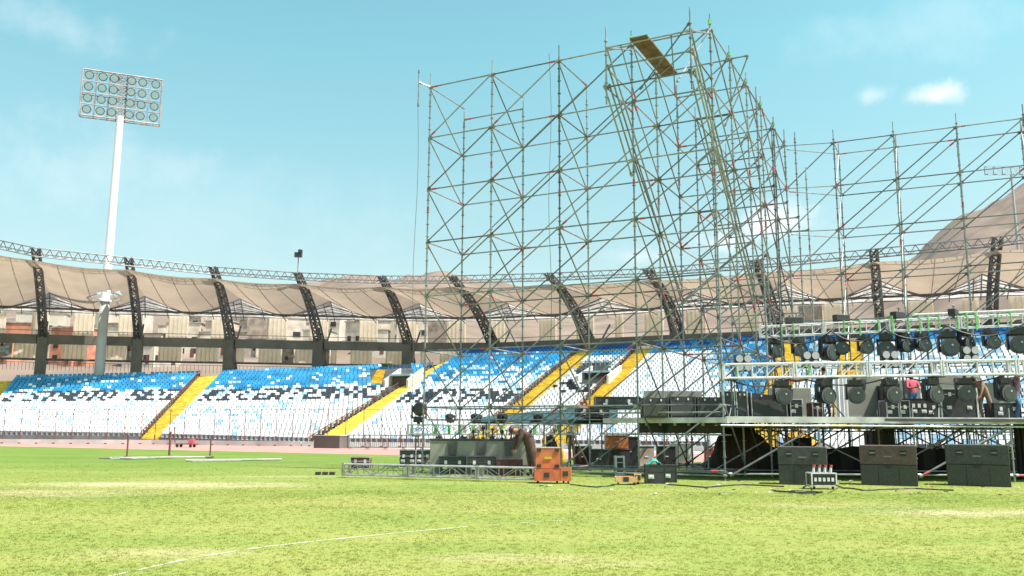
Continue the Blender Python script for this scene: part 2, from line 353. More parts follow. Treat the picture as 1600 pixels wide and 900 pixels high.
for i, (b, t) in enumerate(zip(bases, tips)):
    n = Vector((b.x-t.x, b.y-t.y, 0)).normalized()
    w = Vector((-n.y, n.x, 0))
    ztop = t.z - .5
    zk = 13.3                                  # knee: column top / arm start
    cb = MB().box((b.x, b.y, zk/2), (1.15, 1.5, zk), rz=math.atan2(n.y, n.x)-math.pi/2)
    co = cb.build('roof_column', M['beam'], roof, RO)
    arm = MB(); k0 = Vector((b.x, b.y, zk-.8))
    # front chord and back chord curves
    seg = 9; fr, bk = [], []
    for s in range(seg+1):
        u = s/seg
        q = k0.lerp(Vector((t.x, t.y, ztop+.9)), u); bow = math.sin(u*math.pi)*.65
        q = q + n*bow*.9 + Vector((0, 0, bow*.5))
        th = 1.5*(1-u)+.6*u
        fr.append(q - n*th*.35); bk.append(q + n*th*.65)
    for sgn in (-1, 1):
        o = w*sgn*.36
        arm.path([p+o for p in fr], .13, 5); arm.path([p+o for p in bk], .13, 5)
        for s in range(seg): arm.tube(fr[s]+o, bk[s+1]+o, .08, 4); arm.tube(bk[s]+o, fr[s]+o, .08, 4); arm.tube(bk[s]+o, fr[s+1]+o, .07, 4)
    for s in range(seg):
        arm.tube(fr[s]+w*.36, fr[s+1]-w*.36, .08, 4); arm.tube(fr[s]-w*.36, fr[s+1]+w*.36, .08, 4); arm.tube(fr[s]+w*.36, fr[s]-w*.36, .08, 4)
        arm.tube(bk[s]+w*.42, bk[s+1]-w*.42, .055, 4)
    arm.build('arm', M['arm'], co, RO)
    # rear tie strut
    MB().tube((b.x+n.x*3.4, b.y+n.y*3.4, 8), bk[2], .16, 6).tube((b.x, b.y, 9.5), Vector((b.x, b.y, 15))+n*3.4, .13, 6).build('strut', M['steel_dark'], co, RO)
    outer.append((Vector((b.x, b.y, 0))+n*2.5, n))
for i in range(len(bases)-1):
    t0, t1 = tips[i], tips[i+1]; (o0, n0), (o1, n1) = outer[i], outer[i+1]
    NS, NT = 26, 14; mb = MB(); zc, zm = 18.7, 16.5
    for a in range(NS+1):
        s = a/NS; edge = (2*abs(s-.5)); peak = edge**1.3
        for c in range(NT+1):
            u = c/NT
            top = t0.lerp(t1, s); top = top + Vector((0, 0, -1.0-.25*math.sin(s*math.pi)))
            bot = o0.lerp(o1, s); bot.z = zm+(zc-zm)*peak
            p = top.lerp(bot, u); p.z -= .3*math.sin(u*math.pi)*math.sin(s*math.pi)
            mb.v.append(tuple(p))
    zs = []
    for a in range(NS):
        for c in range(NT):
            q = a*(NT+1)+c; f = (q, q+1, q+NT+2, q+NT+1)
            cx = sum(mb.v[k][0] for k in f)/4; cy = sum(mb.v[k][1] for k in f)/4
            dd = math.hypot(cx-MX, cy-MY)
            if dd < 1.75:
                zs.append(sum(mb.v[k][2] for k in f)/4); continue
            mb.f.append(f); mb.m.append(0)
    if zs: ring_z[0] = sum(zs)/len(zs)
    mem = mb.build('canopy', M['fabric'], roof, RO, smooth=True)
    for a in (NS//4, NS//2, 3*NS//4):
        MB().path([Vector(mb.v[a*(NT+1)+c])-n0*.06-Vector((0, 0, .05)) for c in range(NT+1)], .045, 4).build('seam', M['tan'], roof, RO)
    # outer pale gable under the peaks, with its ribs
    g = MB(); rb = MB(); ez = 16.4
    for a in range(NS):
        pr = []
        for s in (a/NS, (a+1)/NS):
            bot = o0.lerp(o1, s)+n0.lerp(n1, s)*.3; pk = (2*abs(s-.5))**1.3; e = bot.copy()+n0.lerp(n1, s)*1.6; e.z = ez
            bot.z = zm+(zc-zm)*pk; e.z = min(ez, bot.z-.05); pr.append((bot, e))
        g.quad(pr[0][0], pr[1][0], pr[1][1], pr[0][1])
        rb.tube(pr[0][0], pr[1][0], .10, 4); rb.tube(pr[0][1], pr[1][1], .08, 4)
        for q_ in (.22, .45, .7): rb.tube(pr[0][0].lerp(pr[0][1], q_)-n0*.1, pr[1][0].lerp(pr[1][1], q_)-n0*.1, .05, 4)
        if a % 6 == 0: rb.tube(pr[0][0], pr[0][1]-Vector((0, 0, .4)), .06, 4)
    for kk in (.33, .66):
        for a in (0, NS//2):
            s0, s1 = a/NS, (a+NS//2)/NS
            q0 = o0.lerp(o1, s0); q1 = o0.lerp(o1, s1)
            z0 = ez+(zc-ez)*kk if a == 0 else ez; z1 = ez if a == 0 else ez+(zc-ez)*kk
            rb.tube((q0.x, q0.y, z0), (q1.x, q1.y, z1), .08, 4)
    g.build('gable', M['fabric_pale'], roof, RO); rb.build('rib', M['arm_light'], roof, RO)
    e = MB(); nseg = 10; up = Vector((0, 0, .95))
    A, B = t0+Vector((0, 0, -.55)), t1+Vector((0, 0, -.55)); bw = n0*.8
    for off in (Vector((0, 0, 0)), up, bw+up*.5): e.tube(A+off, B+off, .07, 5)
    for s in range(nseg):
        a, b2, m_ = A.lerp(B, s/nseg), A.lerp(B, (s+1)/nseg), A.lerp(B, (s+.5)/nseg)
        e.tube(a, m_+up, .045, 4); e.tube(m_+up, b2, .045, 4); e.tube(a, m_+bw+up*.5, .04, 4)
    e.build('edge_truss', M['edge'], roof, RO)
    # ring beam between the columns
    b0, b1 = bases[i], bases[i+1]; d = (b1-b0).normalized(); nn = Vector((-d.y, d.x, 0)); rz = math.atan2(d.y, d.x)
    L = (b1-b0).length-1.3; c = (b0+b1)/2
    bz = at((proj((c.x, c.y, 10))[0]), 0, c.y).z
    ztop = 12.95
    MB().box((c.x, c.y, ztop-.55), (L, .9, 1.1), rz=rz).build('ring_beam', M['beam'], roof, RO)
    hd = MB().tube(b0+Vector((0, 0, 16.3)), b1+Vector((0, 0, 16.3)), .14, 5).tube(b0+Vector((0, 0, 13.5)), b1+Vector((0, 0, 13.5)), .05, 4).tube(b0+Vector((0, 0, 9.9)), b1+Vector((0, 0, 9.9)), .14, 5)
    hd.build('rail', M['steel_dark'], roof, RO)
    RB = MB(); hz = 9.6
    for k in range(24):
        p = b0.lerp(b1, (k+.5)/24)+nn*1.2
        RB.tube((p.x, p.y, hz-1.0), (p.x, p.y, hz), .03, 3)
    RB.tube(b0+nn*1.2+Vector((0, 0, hz)), b1+nn*1.2+Vector((0, 0, hz)), .04, 4)
    RB.build('guard_rail', M['steel'], roof, RO)
# hung cladding behind the columns, one thing per storey band
fac = thing('facade', 'cream and tan striped panel screen behind the roof columns', 'facade', RO)
for i in range(len(bases)-1):
    b0 = bases[i]+outer[i][1]*5.4; b1 = bases[i+1]+outer[i+1][1]*5.4; d = (b1-b0); L = d.length; d.normalize(); nn = Vector((-d.y, d.x, 0)); rz = math.atan2(d.y, d.x)
    left = bases[i].x < -20
    for z0, z1, kind in ((13.2, 16.5, 0), (10.3, 12.6, 1)):
        x = 0.0; k = 0
        while x < L-.3:
            w_ = (2.6 if k % 2 else 2.9) if kind == 0 else (3.0 if k % 2 else 1.8)
            w_ = min(w_, L-x); c = b0+d*(x+w_/2)
            cream = (k % 2 == 1)
            if cream:
                pm = MB().box((c.x, c.y, (z0+z1)/2), (w_-.08, .12, z1-z0), rz=rz)
                for q in range(int(w_/.55)+1):
                    cc = b0+d*(x+.2+q*.55)-nn*.07
                    if q*.55+.2 < w_-.1: pm.box((cc.x, cc.y, (z0+z1)/2), (.16, .06, z1-z0-.1), 0, rz)
                pm.build('cladding', M['cream'], fac, RO)
            elif random.random() < (.25 if kind else .12):
                pm = MB().box((c.x, c.y, (z0+z1)/2+random.uniform(-.1, .1)), (w_-.25, .1, z1-z0-.3), rz=rz)
                if kind: 
                    for q in range(6):
                        cc = b0+d*(x+random.uniform(.25, w_-.3))-nn*.08
                        pm.box((cc.x, cc.y, random.uniform(z0+.4, z1-.4)), (random.uniform(.2, .6), .08, random.uniform(.2, .7)), random.choice((1, 2, 3)), rz)
                pm.build('picture_panel', [M['tan'], M['maroon'], M['house_pale'], M['sky_blue']], fac, RO)
            x += w_; k += 1
    for px_, m_ in (() if i not in (5, 8) else ((.3, M['red']),)):
        c = b0.lerp(b1, .55 if i == 5 else .0)-nn*.6
        MB().box((c.x, c.y, 9.9), (1.6, .1, 1.2), rz=rz).build('banner', M['green'] if i == 5 else M['red'], fac, RO)

# ------------------------------------------------------------------ seating blocks
def seat_mesh(w=.41):
    mb = MB()
    mb.box((0, -.02, .38), (w, .38, .05))
    mb.box((0, .20, .54), (w, .05, .28), mtx=Matrix.Rotation(R(-12), 3, 'X'))
    mb.box((0, .02, .19), (.06, .26, .38))
    return mb
seat_me = {}
proto = seat_mesh()
def seat_mesh_of(c):
    if c not in seat_me:
        o = proto.build('seat', M[c]); seat_me[c] = o.data; bpy.data.objects.remove(o)
    return seat_me[c]
FONT = {'A': '010101111101101', 'B': '110101110101110', 'C': '011100100100011', 'D': '110101101101110', 'E': '111100110100111', 'F': '111100110100100', 'G': '011100101101011', 'I': '111010010010111',
        'L': '100100100100111', 'N': '101111111111101', 'O': '010101101101010', 'R': '110101110101101', 'S': '011100010001110', 'T': '111010010010010', ' ': '000000000000000'}
def grid_glyph(text, c, r, c0, pitch):
    k = (c-c0)/pitch; i = int(math.floor(k))
    if k < 0 or i >= len(text): return False
    x = int((k-i)*pitch)
    if x > 2 or r < 0 or r > 4: return False
    return FONT[text[i]][r*3+x] == '1'
class Block: pass
blocks = []
def block(T0, T1, F0, F1, rows, pal, text, label, name='seating_block', skip=None, topwall=None):
    B = Block(); B.T0, B.T1, B.F0, B.F1, B.rows = T0, T1, F0, F1, rows
    org = (F0+F1)/2; org.z = 0
    th = thing(name, label, 'seating block', org)
    B.root = th
    P = lambda s, t: F0.lerp(F1, s).lerp(T0.lerp(T1, s), t)
    B.P = P
    ter = MB()
    for r in range(rows):
        a, b = P(0, r/rows), P(1, r/rows); c, d = P(0, (r+1)/rows), P(1, (r+1)/rows)
        za, zb = c.z, d.z
        ter.quad((a.x, a.y, za), (b.x, b.y, zb), (d.x, d.y, zb), (c.x, c.y, za))
        ter.quad((a.x, a.y, a.z), (b.x, b.y, b.z), (b.x, b.y, zb), (a.x, a.y, za))
    # front wall, sides and back
    for (a, b) in ((P(0, 0), P(1, 0)), (P(1, 0), P(1, 1)), (P(1, 1), P(0, 1)), (P(0, 1), P(0, 0))):
        ter.quad((a.x, a.y, -.3), (b.x, b.y, -.3), (b.x, b.y, b.z), (a.x, a.y, a.z))
    ter.build('terrace', M['terrace'], th, org)  # concrete darkened to stand in for the shadows between seats
    L = (P(1, .5)-P(0, .5)).length; nc = int(L/.51)
    allseats = []
    for r in range(rows):
        t = (r+.45)/rows
        a, b = P(0, t), P(1, t); d = (b-a); Lr = d.length; d.normalize(); rz = math.atan2(d.y, d.x); z_of = lambda s: P(s, (r+1)/rows).z
        n = int(Lr/.51)
        for c in range(n):
            s = (c+.5)/n; p = P(s, t); p.z = z_of(s)
            if skip and skip(p): continue
            cc = pal(s, t, r, int(c*nc/n), nc)
            if text:
                tx, c0, pitch, rt = text
                if grid_glyph(tx, int(c*nc/n), rt-r, c0, pitch) and random.random() < .9: cc = 'slate'
            allseats.append((p, rz, cc))
    # nearest seats are parts of their own, the remaining ones one mass per colour slot
    allseats.sort(key=lambda q: q[0].length)
    vis = [q for q in allseats if -20 < proj(q[0])[0] < 1620]
    ind, rest = (vis[:100], vis[100:]+[q for q in allseats if q not in vis]) if len(vis) > 0 else ([], allseats)
    for p, rz, c in ind:
        link('seat', seat_mesh_of(c), th, p-org, rz)
    keys = ['white', 'blue', 'sky_blue', 'black', 'navy', 'slate']
    V = np.array(proto.v, np.float32); Fc = proto.f; nv = len(V)
    vs, fs, mi = [], [], []
    for k, (p, rz, c) in enumerate(rest):
        ca, sa = math.cos(rz), math.sin(rz); q = p-org
        W = np.stack([V[:, 0]*ca-V[:, 1]*sa+q.x, V[:, 0]*sa+V[:, 1]*ca+q.y, V[:, 2]+q.z], 1)
        vs.append(W); fs += [tuple(i+k*nv for i in f) for f in Fc]; mi += [keys.index(c)]*len(Fc)
    if vs:
        me = bpy.data.meshes.new('seat_rows'); me.from_pydata(np.concatenate(vs).tolist(), [], fs)
        for k in keys: me.materials.append(M[k])
        me.polygons.foreach_set('material_index', mi); me.update()
        tag(link('seat_rows', me, th), kind='stuff')
    if topwall:
        a, b = P(0, 1), P(1, 1); d = (b-a).normalized(); nn = Vector((-d.y, d.x, 0))
        h = topwall[1]
        MB().slab([a+nn*.2+Vector((0, 0, -.5)), b+nn*.2+Vector((0, 0, -.5)), b+nn*.2+Vector((0, 0, h)), a+nn*.2+Vector((0, 0, h))], .2).build('back_wall', M[topwall[0]], th, org)
    blocks.append(B); return B
def jit(): return random.random()
def pal_left(s, t, r, c, nc):
    k = math.sin(c*1.7+r*.9)*.5+jit()
    if t > .65+.03*math.sin(c*.5): return 'white' if (jit() < .03+max(0, .9-t)*.25) else ('sky_blue' if jit() < .06 else 'blue')
    if t > .50: return 'sky_blue' if jit() < .3 else ('blue' if jit() < .12 and t > .6 else 'white')
    if t > .12: return 'sky_blue' if jit() < .13*(1.4-s) else 'white'
    return 'white' if jit() < .97 else 'sky_blue'
def pal_mid(s, t, r, c, nc):
    if t > .95: return 'navy'  # top rows darker: the roof's shade put into the seat colour
    if t > .76: return 'blue' if jit() < .9 else 'sky_blue'
    if t > .50: 
        k = (t-.50)/.26; q = jit()
        return 'blue' if q < k*.75 else ('sky_blue' if q < k*.75+.3 else 'white')
    if t > .36: return 'sky_blue' if jit() < .22 else 'white'
    return 'sky_blue' if jit() < .05 else 'white'
def pal_4(s, t, r, c, nc):
    if t > .95: return 'navy'  # roof shade painted as darker seats
    if t > .84: return 'blue'
    if t > .6: return 'sky_blue' if jit() < .35 else 'white'
    return 'black' if (.42 < t < .56 and jit() < .45) else 'white'
def pal_5(s, t, r, c, nc):
    if t > .93: return 'navy' if jit() < .7 else 'blue'  # darker seats stand in for the shadow under the roof
    k = t - (.86 if s < .5 else .86-(s-.5)*1.3); q = jit()
    if k > 0: return 'blue' if q < .7 else 'sky_blue'
    if k > -.15 and s > .5: return 'sky_blue' if q < .6 else 'white'
    return 'sky_blue' if q < .03 else 'white'
def pal_6(s, t, r, c, nc):
    q = jit()
    if t > .95: return 'navy' if q < .6 else 'blue'  # shade of the roof carried by the seat colour
    if t > .76: return 'blue' if q < (t-.76)/.19*1.1 else ('sky_blue' if q < .93 else 'white')
    return 'sky_blue' if q < .35 else 'white'
NR = Vector((.40, .917, 0))
def TF(px, y, D, n, L, zf):
    T = at(px, y+4, D); n = Vector((n[0], n[1], 0)).normalized(); Fp = T-n*L; Fp.z = zf
    return T, Fp
E = {}
E['b0a'] = TF(-260, 596, 92, (-.55, .83), 19, .7)
E['b0b'] = TF(-2, 592, 103, (-.33, .94), 18, .65)
E['b1a'] = TF(24, 591, 104, (-.33, .94), 18, .65)
E['b1b'] = TF(312, 584, 108.5, (-.11, 1), 22, .45)
E['b2a'] = TF(348, 583, 108.7, (-.07, 1), 22.5, .4)
E['b2b'] = TF(676, 571, 111.5, (.265, .96), 32, .05)
E['b3a'] = TF(722, 551, 111.6, (.30, .95), 31.5, .05)
E['b3b'] = TF(904, 546, 107.8, NR, 31.5, .05)
E['b4a'] = TF(935, 545, 107, NR, 31.5, .05)
E['b4b'] = TF(996, 542, 104.8, NR, 31.5, .05)
E['b5a'] = TF(1026, 541, 104.0, NR, 31.5, .05)
E['b5b'] = TF(1224, 530, 96.4, NR, 31.5, .05)
E['b6a'] = TF(1260, 529, 95.6, NR, 31.5, .05)
E['b6b'] = TF(1316, 527, 93.4, NR, 31.5, .05)
E['b7a'] = TF(1350, 526, 92.6, NR, 31.5, .05)
E['b7b'] = TF(1720, 512, 82, NR, 31.5, .05)
def in_rect(x0, y0, x1, y1): return lambda p: (x0 < proj(p)[0] < x1 and y0 < proj(p)[1] < y1)
def skip2(p):
    x, y = proj(p); return (603 < x < 657 and 574 < y < 614) or (x > 655 and y > 584 and x > 655)
def mk(a, b, rows, pal, text, label, skip=None, tw=None): return block(E[a][0], E[b][0], E[a][1], E[b][1], rows, pal, text, label, skip=skip, topwall=tw)
B0 = mk('b0a', 'b0b', 20, lambda s, t, r, c, n: 'white', None, 'white seating block cut off by the left edge of the photo')
B1 = mk('b1a', 'b1b', 26, pal_left, ('ESTADIO REGIONAL', 1, 3.05, 16), 'seating block under the floodlight mast, blue upper rows, black lettering, white below', tw=('wall_blue', .35))
B2 = mk('b2a', 'b2b', 27, pal_left, ('BICENTENARIO', 1, 3.7, 16), 'seating block left of the vomitory with blue upper rows over white rows', skip=(lambda p: in_rect(594, 575, 642, 614)(p) or in_rect(576, 583, 606, 606)(p)), tw=('wall_blue', .4))
B3 = mk('b3a', 'b3b', 34, pal_mid, ('ANTOFAGASTA', 1, 3.05, 15), 'seating block behind the left scaffold, blue fading through light blue to white', tw=('navy', .9))
B4 = mk('b4a', 'b4b', 34, pal_4, None, 'narrow seating block between two yellow stairs with blue top rows', skip=in_rect(900, 572, 952, 606), tw=('navy', .7))
B5 = mk('b5a', 'b5b', 34, pal_5, None, 'mostly white seating block behind the tall scaffold tower', tw=('navy', .9))
B6 = mk('b6a', 'b6b', 34, pal_6, None, 'narrow blue seating block between two yellow stairs behind the stage lights', tw=('navy', .5))
B7 = mk('b7a', 'b7b', 34, pal_6, None, 'blue and light blue seating block behind the right end of the stage', tw=('navy', .5))
def stairs(a, b, label, rail=True):
    (T0, F0), (T1, F1) = E[a], E[b]; org = (F0+F1)/2; org.z = 0
    th = thing('stairway', label, 'stairs', org, group='yellow stairs between the seating blocks')
    n = 60; mb = MB(); base = MB()
    for i in range(n):
        a0, b0 = F0.lerp(T0, i/n), F1.lerp(T1, i/n); c0, d0 = F0.lerp(T0, (i+1)/n), F1.lerp(T1, (i+1)/n)
        mb.quad((a0.x, a0.y, c0.z), (b0.x, b0.y, d0.z), (d0.x, d0.y, d0.z), (c0.x, c0.y, c0.z))
        mb.quad((a0.x, a0.y, a0.z), (b0.x, b0.y, b0.z), (b0.x, b0.y, d0.z), (a0.x, a0.y, c0.z))
    mb.build('step', M['yellow'], th, org)
    if rail:
        rl = MB(); k = 28; prev = None
        for i in range(k+1):
            p = F0.lerp(T0, i/k)
            q = p+Vector((0, 0, .75)); rl.tube(p, q, .045, 4)
            if prev is not None: rl.tube(prev, q, .04, 4)
            prev = q
        rl.build('handrail', M['rust'], th, org)
stairs('b0b', 'b1a', 'yellow stairs at the left edge of the photo')
stairs('b1b', 'b2a', 'yellow stairs rising right of the floodlight mast')
stairs('b2b', 'b3a', 'wide yellow stairs running up past the vomitory beside the left scaffold')
stairs('b3b', 'b4a', 'yellow stairs left of the narrow block behind the scaffold')
stairs('b4b', 'b5a', 'yellow stairs right of the narrow block behind the scaffold')
stairs('b5b', 'b6a', 'yellow stairs left of the narrow blue block behind the stage lights', False)
stairs('b6b', 'b7a', 'yellow stairs right of the narrow blue block behind the stage lights', False)
def find(B, px, py):
    best = None
    for i in range(41):
        for j in range(41):
            p = B.P(i/40, j/40); x, y = proj(p); d = (x-px)**2+(y-py)**2
            if best is None or d < best[0]: best = (d, p)
    return best[1]
_a, _b, _c, _d = find(B2, 577, 607), find(B2, 597, 607), find(B2, 589, 584), find(B2, 604, 584)
up_ = Vector((0, 0, .42)); E['sa'] = (_c+up_, _a+up_); E['sb'] = (_d+up_, _b+up_)
stairs('sa', 'sb', 'short pale yellow flight at the left side of the concrete entrance box', False)
def vomitory(B, px, py, w, h, ln, label):
    p = find(B, px, py); n = NR; rz = math.atan2(n.y, n.x)-math.pi/2
    th = thing('vomitory', label, 'stand entrance', p, rz)
    # local: +y runs back into the stand
    for sx in (-1, 1):
        MB().add([(sx*w/2-.12, 0, -.6), (sx*w/2+.12, 0, -.6), (sx*w/2+.12, ln, -.6), (sx*w/2-.12, ln, -.6),
                  (sx*w/2-.12, 0, h*.55), (sx*w/2+.12, 0, h*.55), (sx*w/2+.12, ln, h+.5), (sx*w/2-.12, ln, h+.5)],
                 [(3,2,1,0),(4,5,6,7),(0,1,5,4),(1,2,6,5),(2,3,7,6),(3,0,4,7)]).build('side_wall', M['pale_concrete'], th)
    MB().box((0, ln*.62, h*.80), (w-.24, ln*.76, .2)).build('roof_slab', M['sky_blue'], th)
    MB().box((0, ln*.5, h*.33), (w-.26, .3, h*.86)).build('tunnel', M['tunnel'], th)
    rl = MB()
    for i in range(7): x = -w/2+i*w/6; rl.tube((x, ln*.25, h*.9), (x, ln*.25, h*.9+.9), .04, 4)
    rl.tube((-w/2, ln*.25, h*.9+.9), (w/2, ln*.25, h*.9+.9), .045, 4); rl.build('railing', M['steel'], th)
vomitory(B2, 619, 614, 3.1, 2.4, 3.6, 'concrete entrance box in the stand beside the wide yellow stairs')
vomitory(B4, 925, 604, 3.4, 2.0, 5.0, 'grey entrance box in the narrow seating block behind the scaffold')
# front wall seat front + perimeter fence
fr = [E['b0a'][1], E['b1a'][1], E['b2a'][1], E['b2b'][1], E['b5a'][1], E['b7b'][1]]
fence = thing('perimeter_fence', 'tall thin brown post and wire fence along the foot of the stands', 'fence', (fr[0].x, fr[0].y, 0))
FO = Vector((fr[0].x, fr[0].y, 0))
pts = []
acc = 0
for a, b in zip(fr[:-1], fr[1:]):
    a = Vector((a.x, a.y, 0)); b = Vector((b.x, b.y, 0)); d = (b-a); L = d.length; d.normalize(); nn = Vector((d.y, -d.x, 0))
    x = -acc
    while x + 1.72 <= L:
        x += 1.72; pts.append(a+d*x+nn*1.1)
    acc = L-x
vp = [p for p in pts if -30 < proj(p)[0] < 1620]
post = MB().tube((0, 0, 0), (0, 0, 3.35), .035, 5).tube((0, 0, 0), (0, 0, .9), .07, 5).box((0, 0, .05), (.25, .25, .1)).build('fence_post', M['rust'], None); pm = post.data; bpy.data.objects.remove(post)
for p in vp[:98]: link('fence_post', pm, fence, p-FO)
wr = MB()
for z in (.5, 1.6, 3.3): wr.path([p+Vector((0, 0, z)) for p in vp[:98]], .012 if z < 3 else .022, 3)
wr.build('wire', M['steel_dark'], fence, FO)
kb = MB()
for a, b in zip(fr[:-1], fr[1:]):
    a = Vector((a.x, a.y, 0)); b = Vector((b.x, b.y, 0)); d = (b-a).normalized(); nn = Vector((d.y, -d.x, 0))
    h = .42
    kb.add([a+nn*.9, b+nn*.9, b+nn*1.2, a+nn*1.2]+[v+Vector((0, 0, h)) for v in (a+nn*.9, b+nn*.9, b+nn*1.2, a+nn*1.2)], [(0,1,2,3),(4,5,6,7),(0,1,5,4),(1,2,6,5),(2,3,7,6),(3,0,4,7)])
tag(kb.build('low_wall', M['pale_concrete']), 'low pale concrete wall between the running track and the stands', 'wall')

# ------------------------------------------------------------------ floodlight mast
mast = thing('floodlight_mast', 'tall white floodlight mast rising through the tan canopy at left', 'floodlight', (MX, MY, 0))
rzv = ring_z[0] or 18.6
MB().tube((0, 0, 0), (0, 0, rzv-.6), .62, 20, r2=.55).build('lower_pole', M['mast_low'], mast, smooth=True)
MB().tube((0, 0, rzv-.6), (0, 0, 41), .52, 20, r2=.42).tube((0, 0, rzv-.75), (0, 0, rzv-.5), .75, 20).build('upper_pole', M['mast'], mast, smooth=False)
rg = MB(); k = 28
for i in range(k):
    a0, a1 = 2*math.pi*i/k, 2*math.pi*(i+1)/k
    rg.tube((1.8*math.cos(a0), 1.8*math.sin(a0), 0), (1.8*math.cos(a1), 1.8*math.sin(a1), 0), .13, 5)
# ring follows the fabric's slope
ro = rg.build('ring_collar', M['mast'], mast); ro.location = (0, 0, rzv); ro.rotation_euler = (R(-12), 0, 0)
head = MB(); hw, hz0, hz1 = 9.4, 40.6, 46.7; yaw = R(22)
def hp(x, y, z): c, s = math.cos(yaw), math.sin(yaw); return (x*c-y*s, x*s+y*c, z)
for i in range(5):
    z = hz0+(hz1-hz0)*i/4
    if i in (0, 2, 4) or True: head.tube(hp(-hw/2, 0, z), hp(hw/2, 0, z), .07 if i not in (0, 4) else .11, 5)
for i in range(7):
    x = -hw/2+hw*i/6; head.tube(hp(x, 0, hz0), hp(x, 0, hz1), .06 if i not in (0, 6) else .11, 5); head.tube(hp(x, .9, hz0), hp(x, .9, hz1), .05, 4); head.tube(hp(x, 0, hz0), hp(x, .9, hz0), .05, 4); head.tube(hp(x, 0, hz1), hp(x, .9, hz1), .05, 4)
for z in (hz0, (hz0+hz1)/2, hz1): head.tube(hp(-hw/2, .9, z), hp(hw/2, .9, z), .07, 4)
for s in (0, 3):
    x0, x1 = -hw/2+hw*s/6, -hw/2+hw*(s+3)/6
head.box(hp(0, .45, (hz0+hz1)/2), (1.3, .9, hz1-hz0), rz=yaw) if False else None
for s in range(12): head.tube(hp(-.5, .3, hz0+s*.5), hp(.5, .3, hz0+s*.5+.5), .05, 4); head.tube(hp(.5, .3, hz0+s*.5), hp(-.5, .3, hz0+s*.5+.5), .05, 4)
head.tube(hp(-.5, .3, hz0-.2), hp(-.5, .3, hz1+.1), .1, 5); head.tube(hp(.5, .3, hz0-.2), hp(.5, .3, hz1+.1), .1, 5)
head.build('head_frame', mat('mast_head_steel', (.34, .27, .25), .6, .2, .3, 1), mast)
lp = MB()
lp.tube((0, 0, 0), (0, .4, 0), .54, 14, r2=.3).tube((0, .4, 0), (0, .6, 0), .2, 8)
lp.tube((-.6, .1, 0), (.6, .1, 0), .04, 4); lampme = lp.build('lamp', M['arm'], None).data
gl = MB().tube((0, -.04, 0), (0, 0, 0), .44, 14).build('lens', M['glass'], None).data
for n_ in ('lamp', 'lens'):
    bpy.data.objects.remove(bpy.data.objects[n_])
for i in range(6):
    for j in range(4):
        x = -hw/2+hw*(i+.5)/6; x += (.25 if x > 0 else -.25)*(1 if i in (2, 3) else 0); z = hz0+(hz1-hz0)*(j+.5)/4
        o = link('lamp', lampme, mast, hp(x, -.15, z)); o.rotation_euler = (R(18), 0, yaw)
        link('lens', gl, o)
# second mast beyond the right stand and the little camera pole on the roof edge
p2 = at(1590, 380, 190)
m2 = thing('floodlight_mast', 'distant floodlight mast with a small lamp bank beyond the right stand', 'floodlight', (p2.x, p2.y, 0))
zt = at(1590, 273, 190).z
MB().tube((0, 0, 0), (0, 0, zt), .4, 12, r2=.25).build('pole', M['mast_low'], m2)
hb = MB(); hb.tube((-6, 0, zt), (6, 0, zt), .12, 4); hb.tube((-6, 0, zt+1.8), (6, 0, zt+1.8), .12, 4)
for i in range(7): hb.tube((-6+2*i, 0, zt), (-6+2*i, 0, zt+1.8), .1, 4)
hb.build('head_frame', M['steel'], m2)
for i in range(6):
    for j in range(2):
        o = link('lamp', gl, m2, (-5+2*i, -.3, zt+.3+j*1.25)); o.scale = (1.5, 1.5, 1.5)
tp = at(465, 432, 89*SC); zt = at(466, 396, 89*SC).z
cp = thing('roof_light', 'small spotlight on a thin pole on the canopy edge', 'light', (tp.x, tp.y, tp.z-.3))
MB().tube((0, 0, 0), (0, 0, zt-tp.z+.3), .07, 5).build('pole', M['steel'], cp)
MB().box((0, -.1, zt-tp.z+.1), (.9, .5, .6)).box((.25, -.2, zt-tp.z+.55), (.45, .5, .35)).build('lamp_head', M['case'], cp)

# ------------------------------------------------------------------ scaffolding
U = Vector((.887, -.462, 0)); V = Vector((.462, .887, 0)); A0 = Vector((-3.42, 34.0, 0)); BU, BV = 2.92, 2.75
LV = [.25+2.19*k for k in range(8)]
_tubes = {}
def tube_mesh(L, r, kind, red):
    vr = random.choice((0, 0, 1, 1, 2)); key = (round(L, 2), r, kind, red, vr)
    if key in _tubes: return _tubes[key]
    mb = MB(); mb.tube((0, 0, 0), (0, 0, L), r, 7)
    if kind == 'std':
        z = .25
        while z < L:
            mb.tube((0, 0, z-.012), (0, 0, z+.012), r*2.15, 8)
            if int(z/.5) % 4 == 1: mb.tube((0, 0, z+.03), (0, 0, z+.24), r*1.22, 7)
            z += .5
        if red: 
            mb.tube((0, 0, 7.3+red*1.5), (0, 0, 7.48+red*1.5), r*1.35, 7, mi=1) if L > 9 else None
        mb.tube((0, 0, L), (0, 0, L+.45), r*.7, 6)
    else:
        for z0, z1 in ((.03, .14), (L-.14, L-.03)): mb.tube((0, 0, z0), (0, 0, z1), r*1.7, 6)
        if red == 1: mb.tube((0, 0, .18), (0, 0, .38), r*1.4, 6, mi=1)
        if red == 2: mb.tube((0, 0, L-.42), (0, 0, L-.2), r*1.4, 6, mi=1)
    o = mb.build(kind, [M[('steel', 'steel_pale', 'steel_worn')[vr]], M['red']]); me = o.data; bpy.data.objects.remove(o); _tubes[key] = me
    return me
def piece(name, root, org, p, q, r=.0285, kind='bar', red=None):
    p, q = Vector(p), Vector(q); d = q-p
    red = random.choice((0, 0, 0, 0, 1, 2)) if red is None else red
    o = link(name, tube_mesh(d.length, r, kind, red), root, p-org)
    o.rotation_mode = 'QUATERNION'; o.rotation_quaternion = d.to_track_quat('Z', 'Y')
    return o
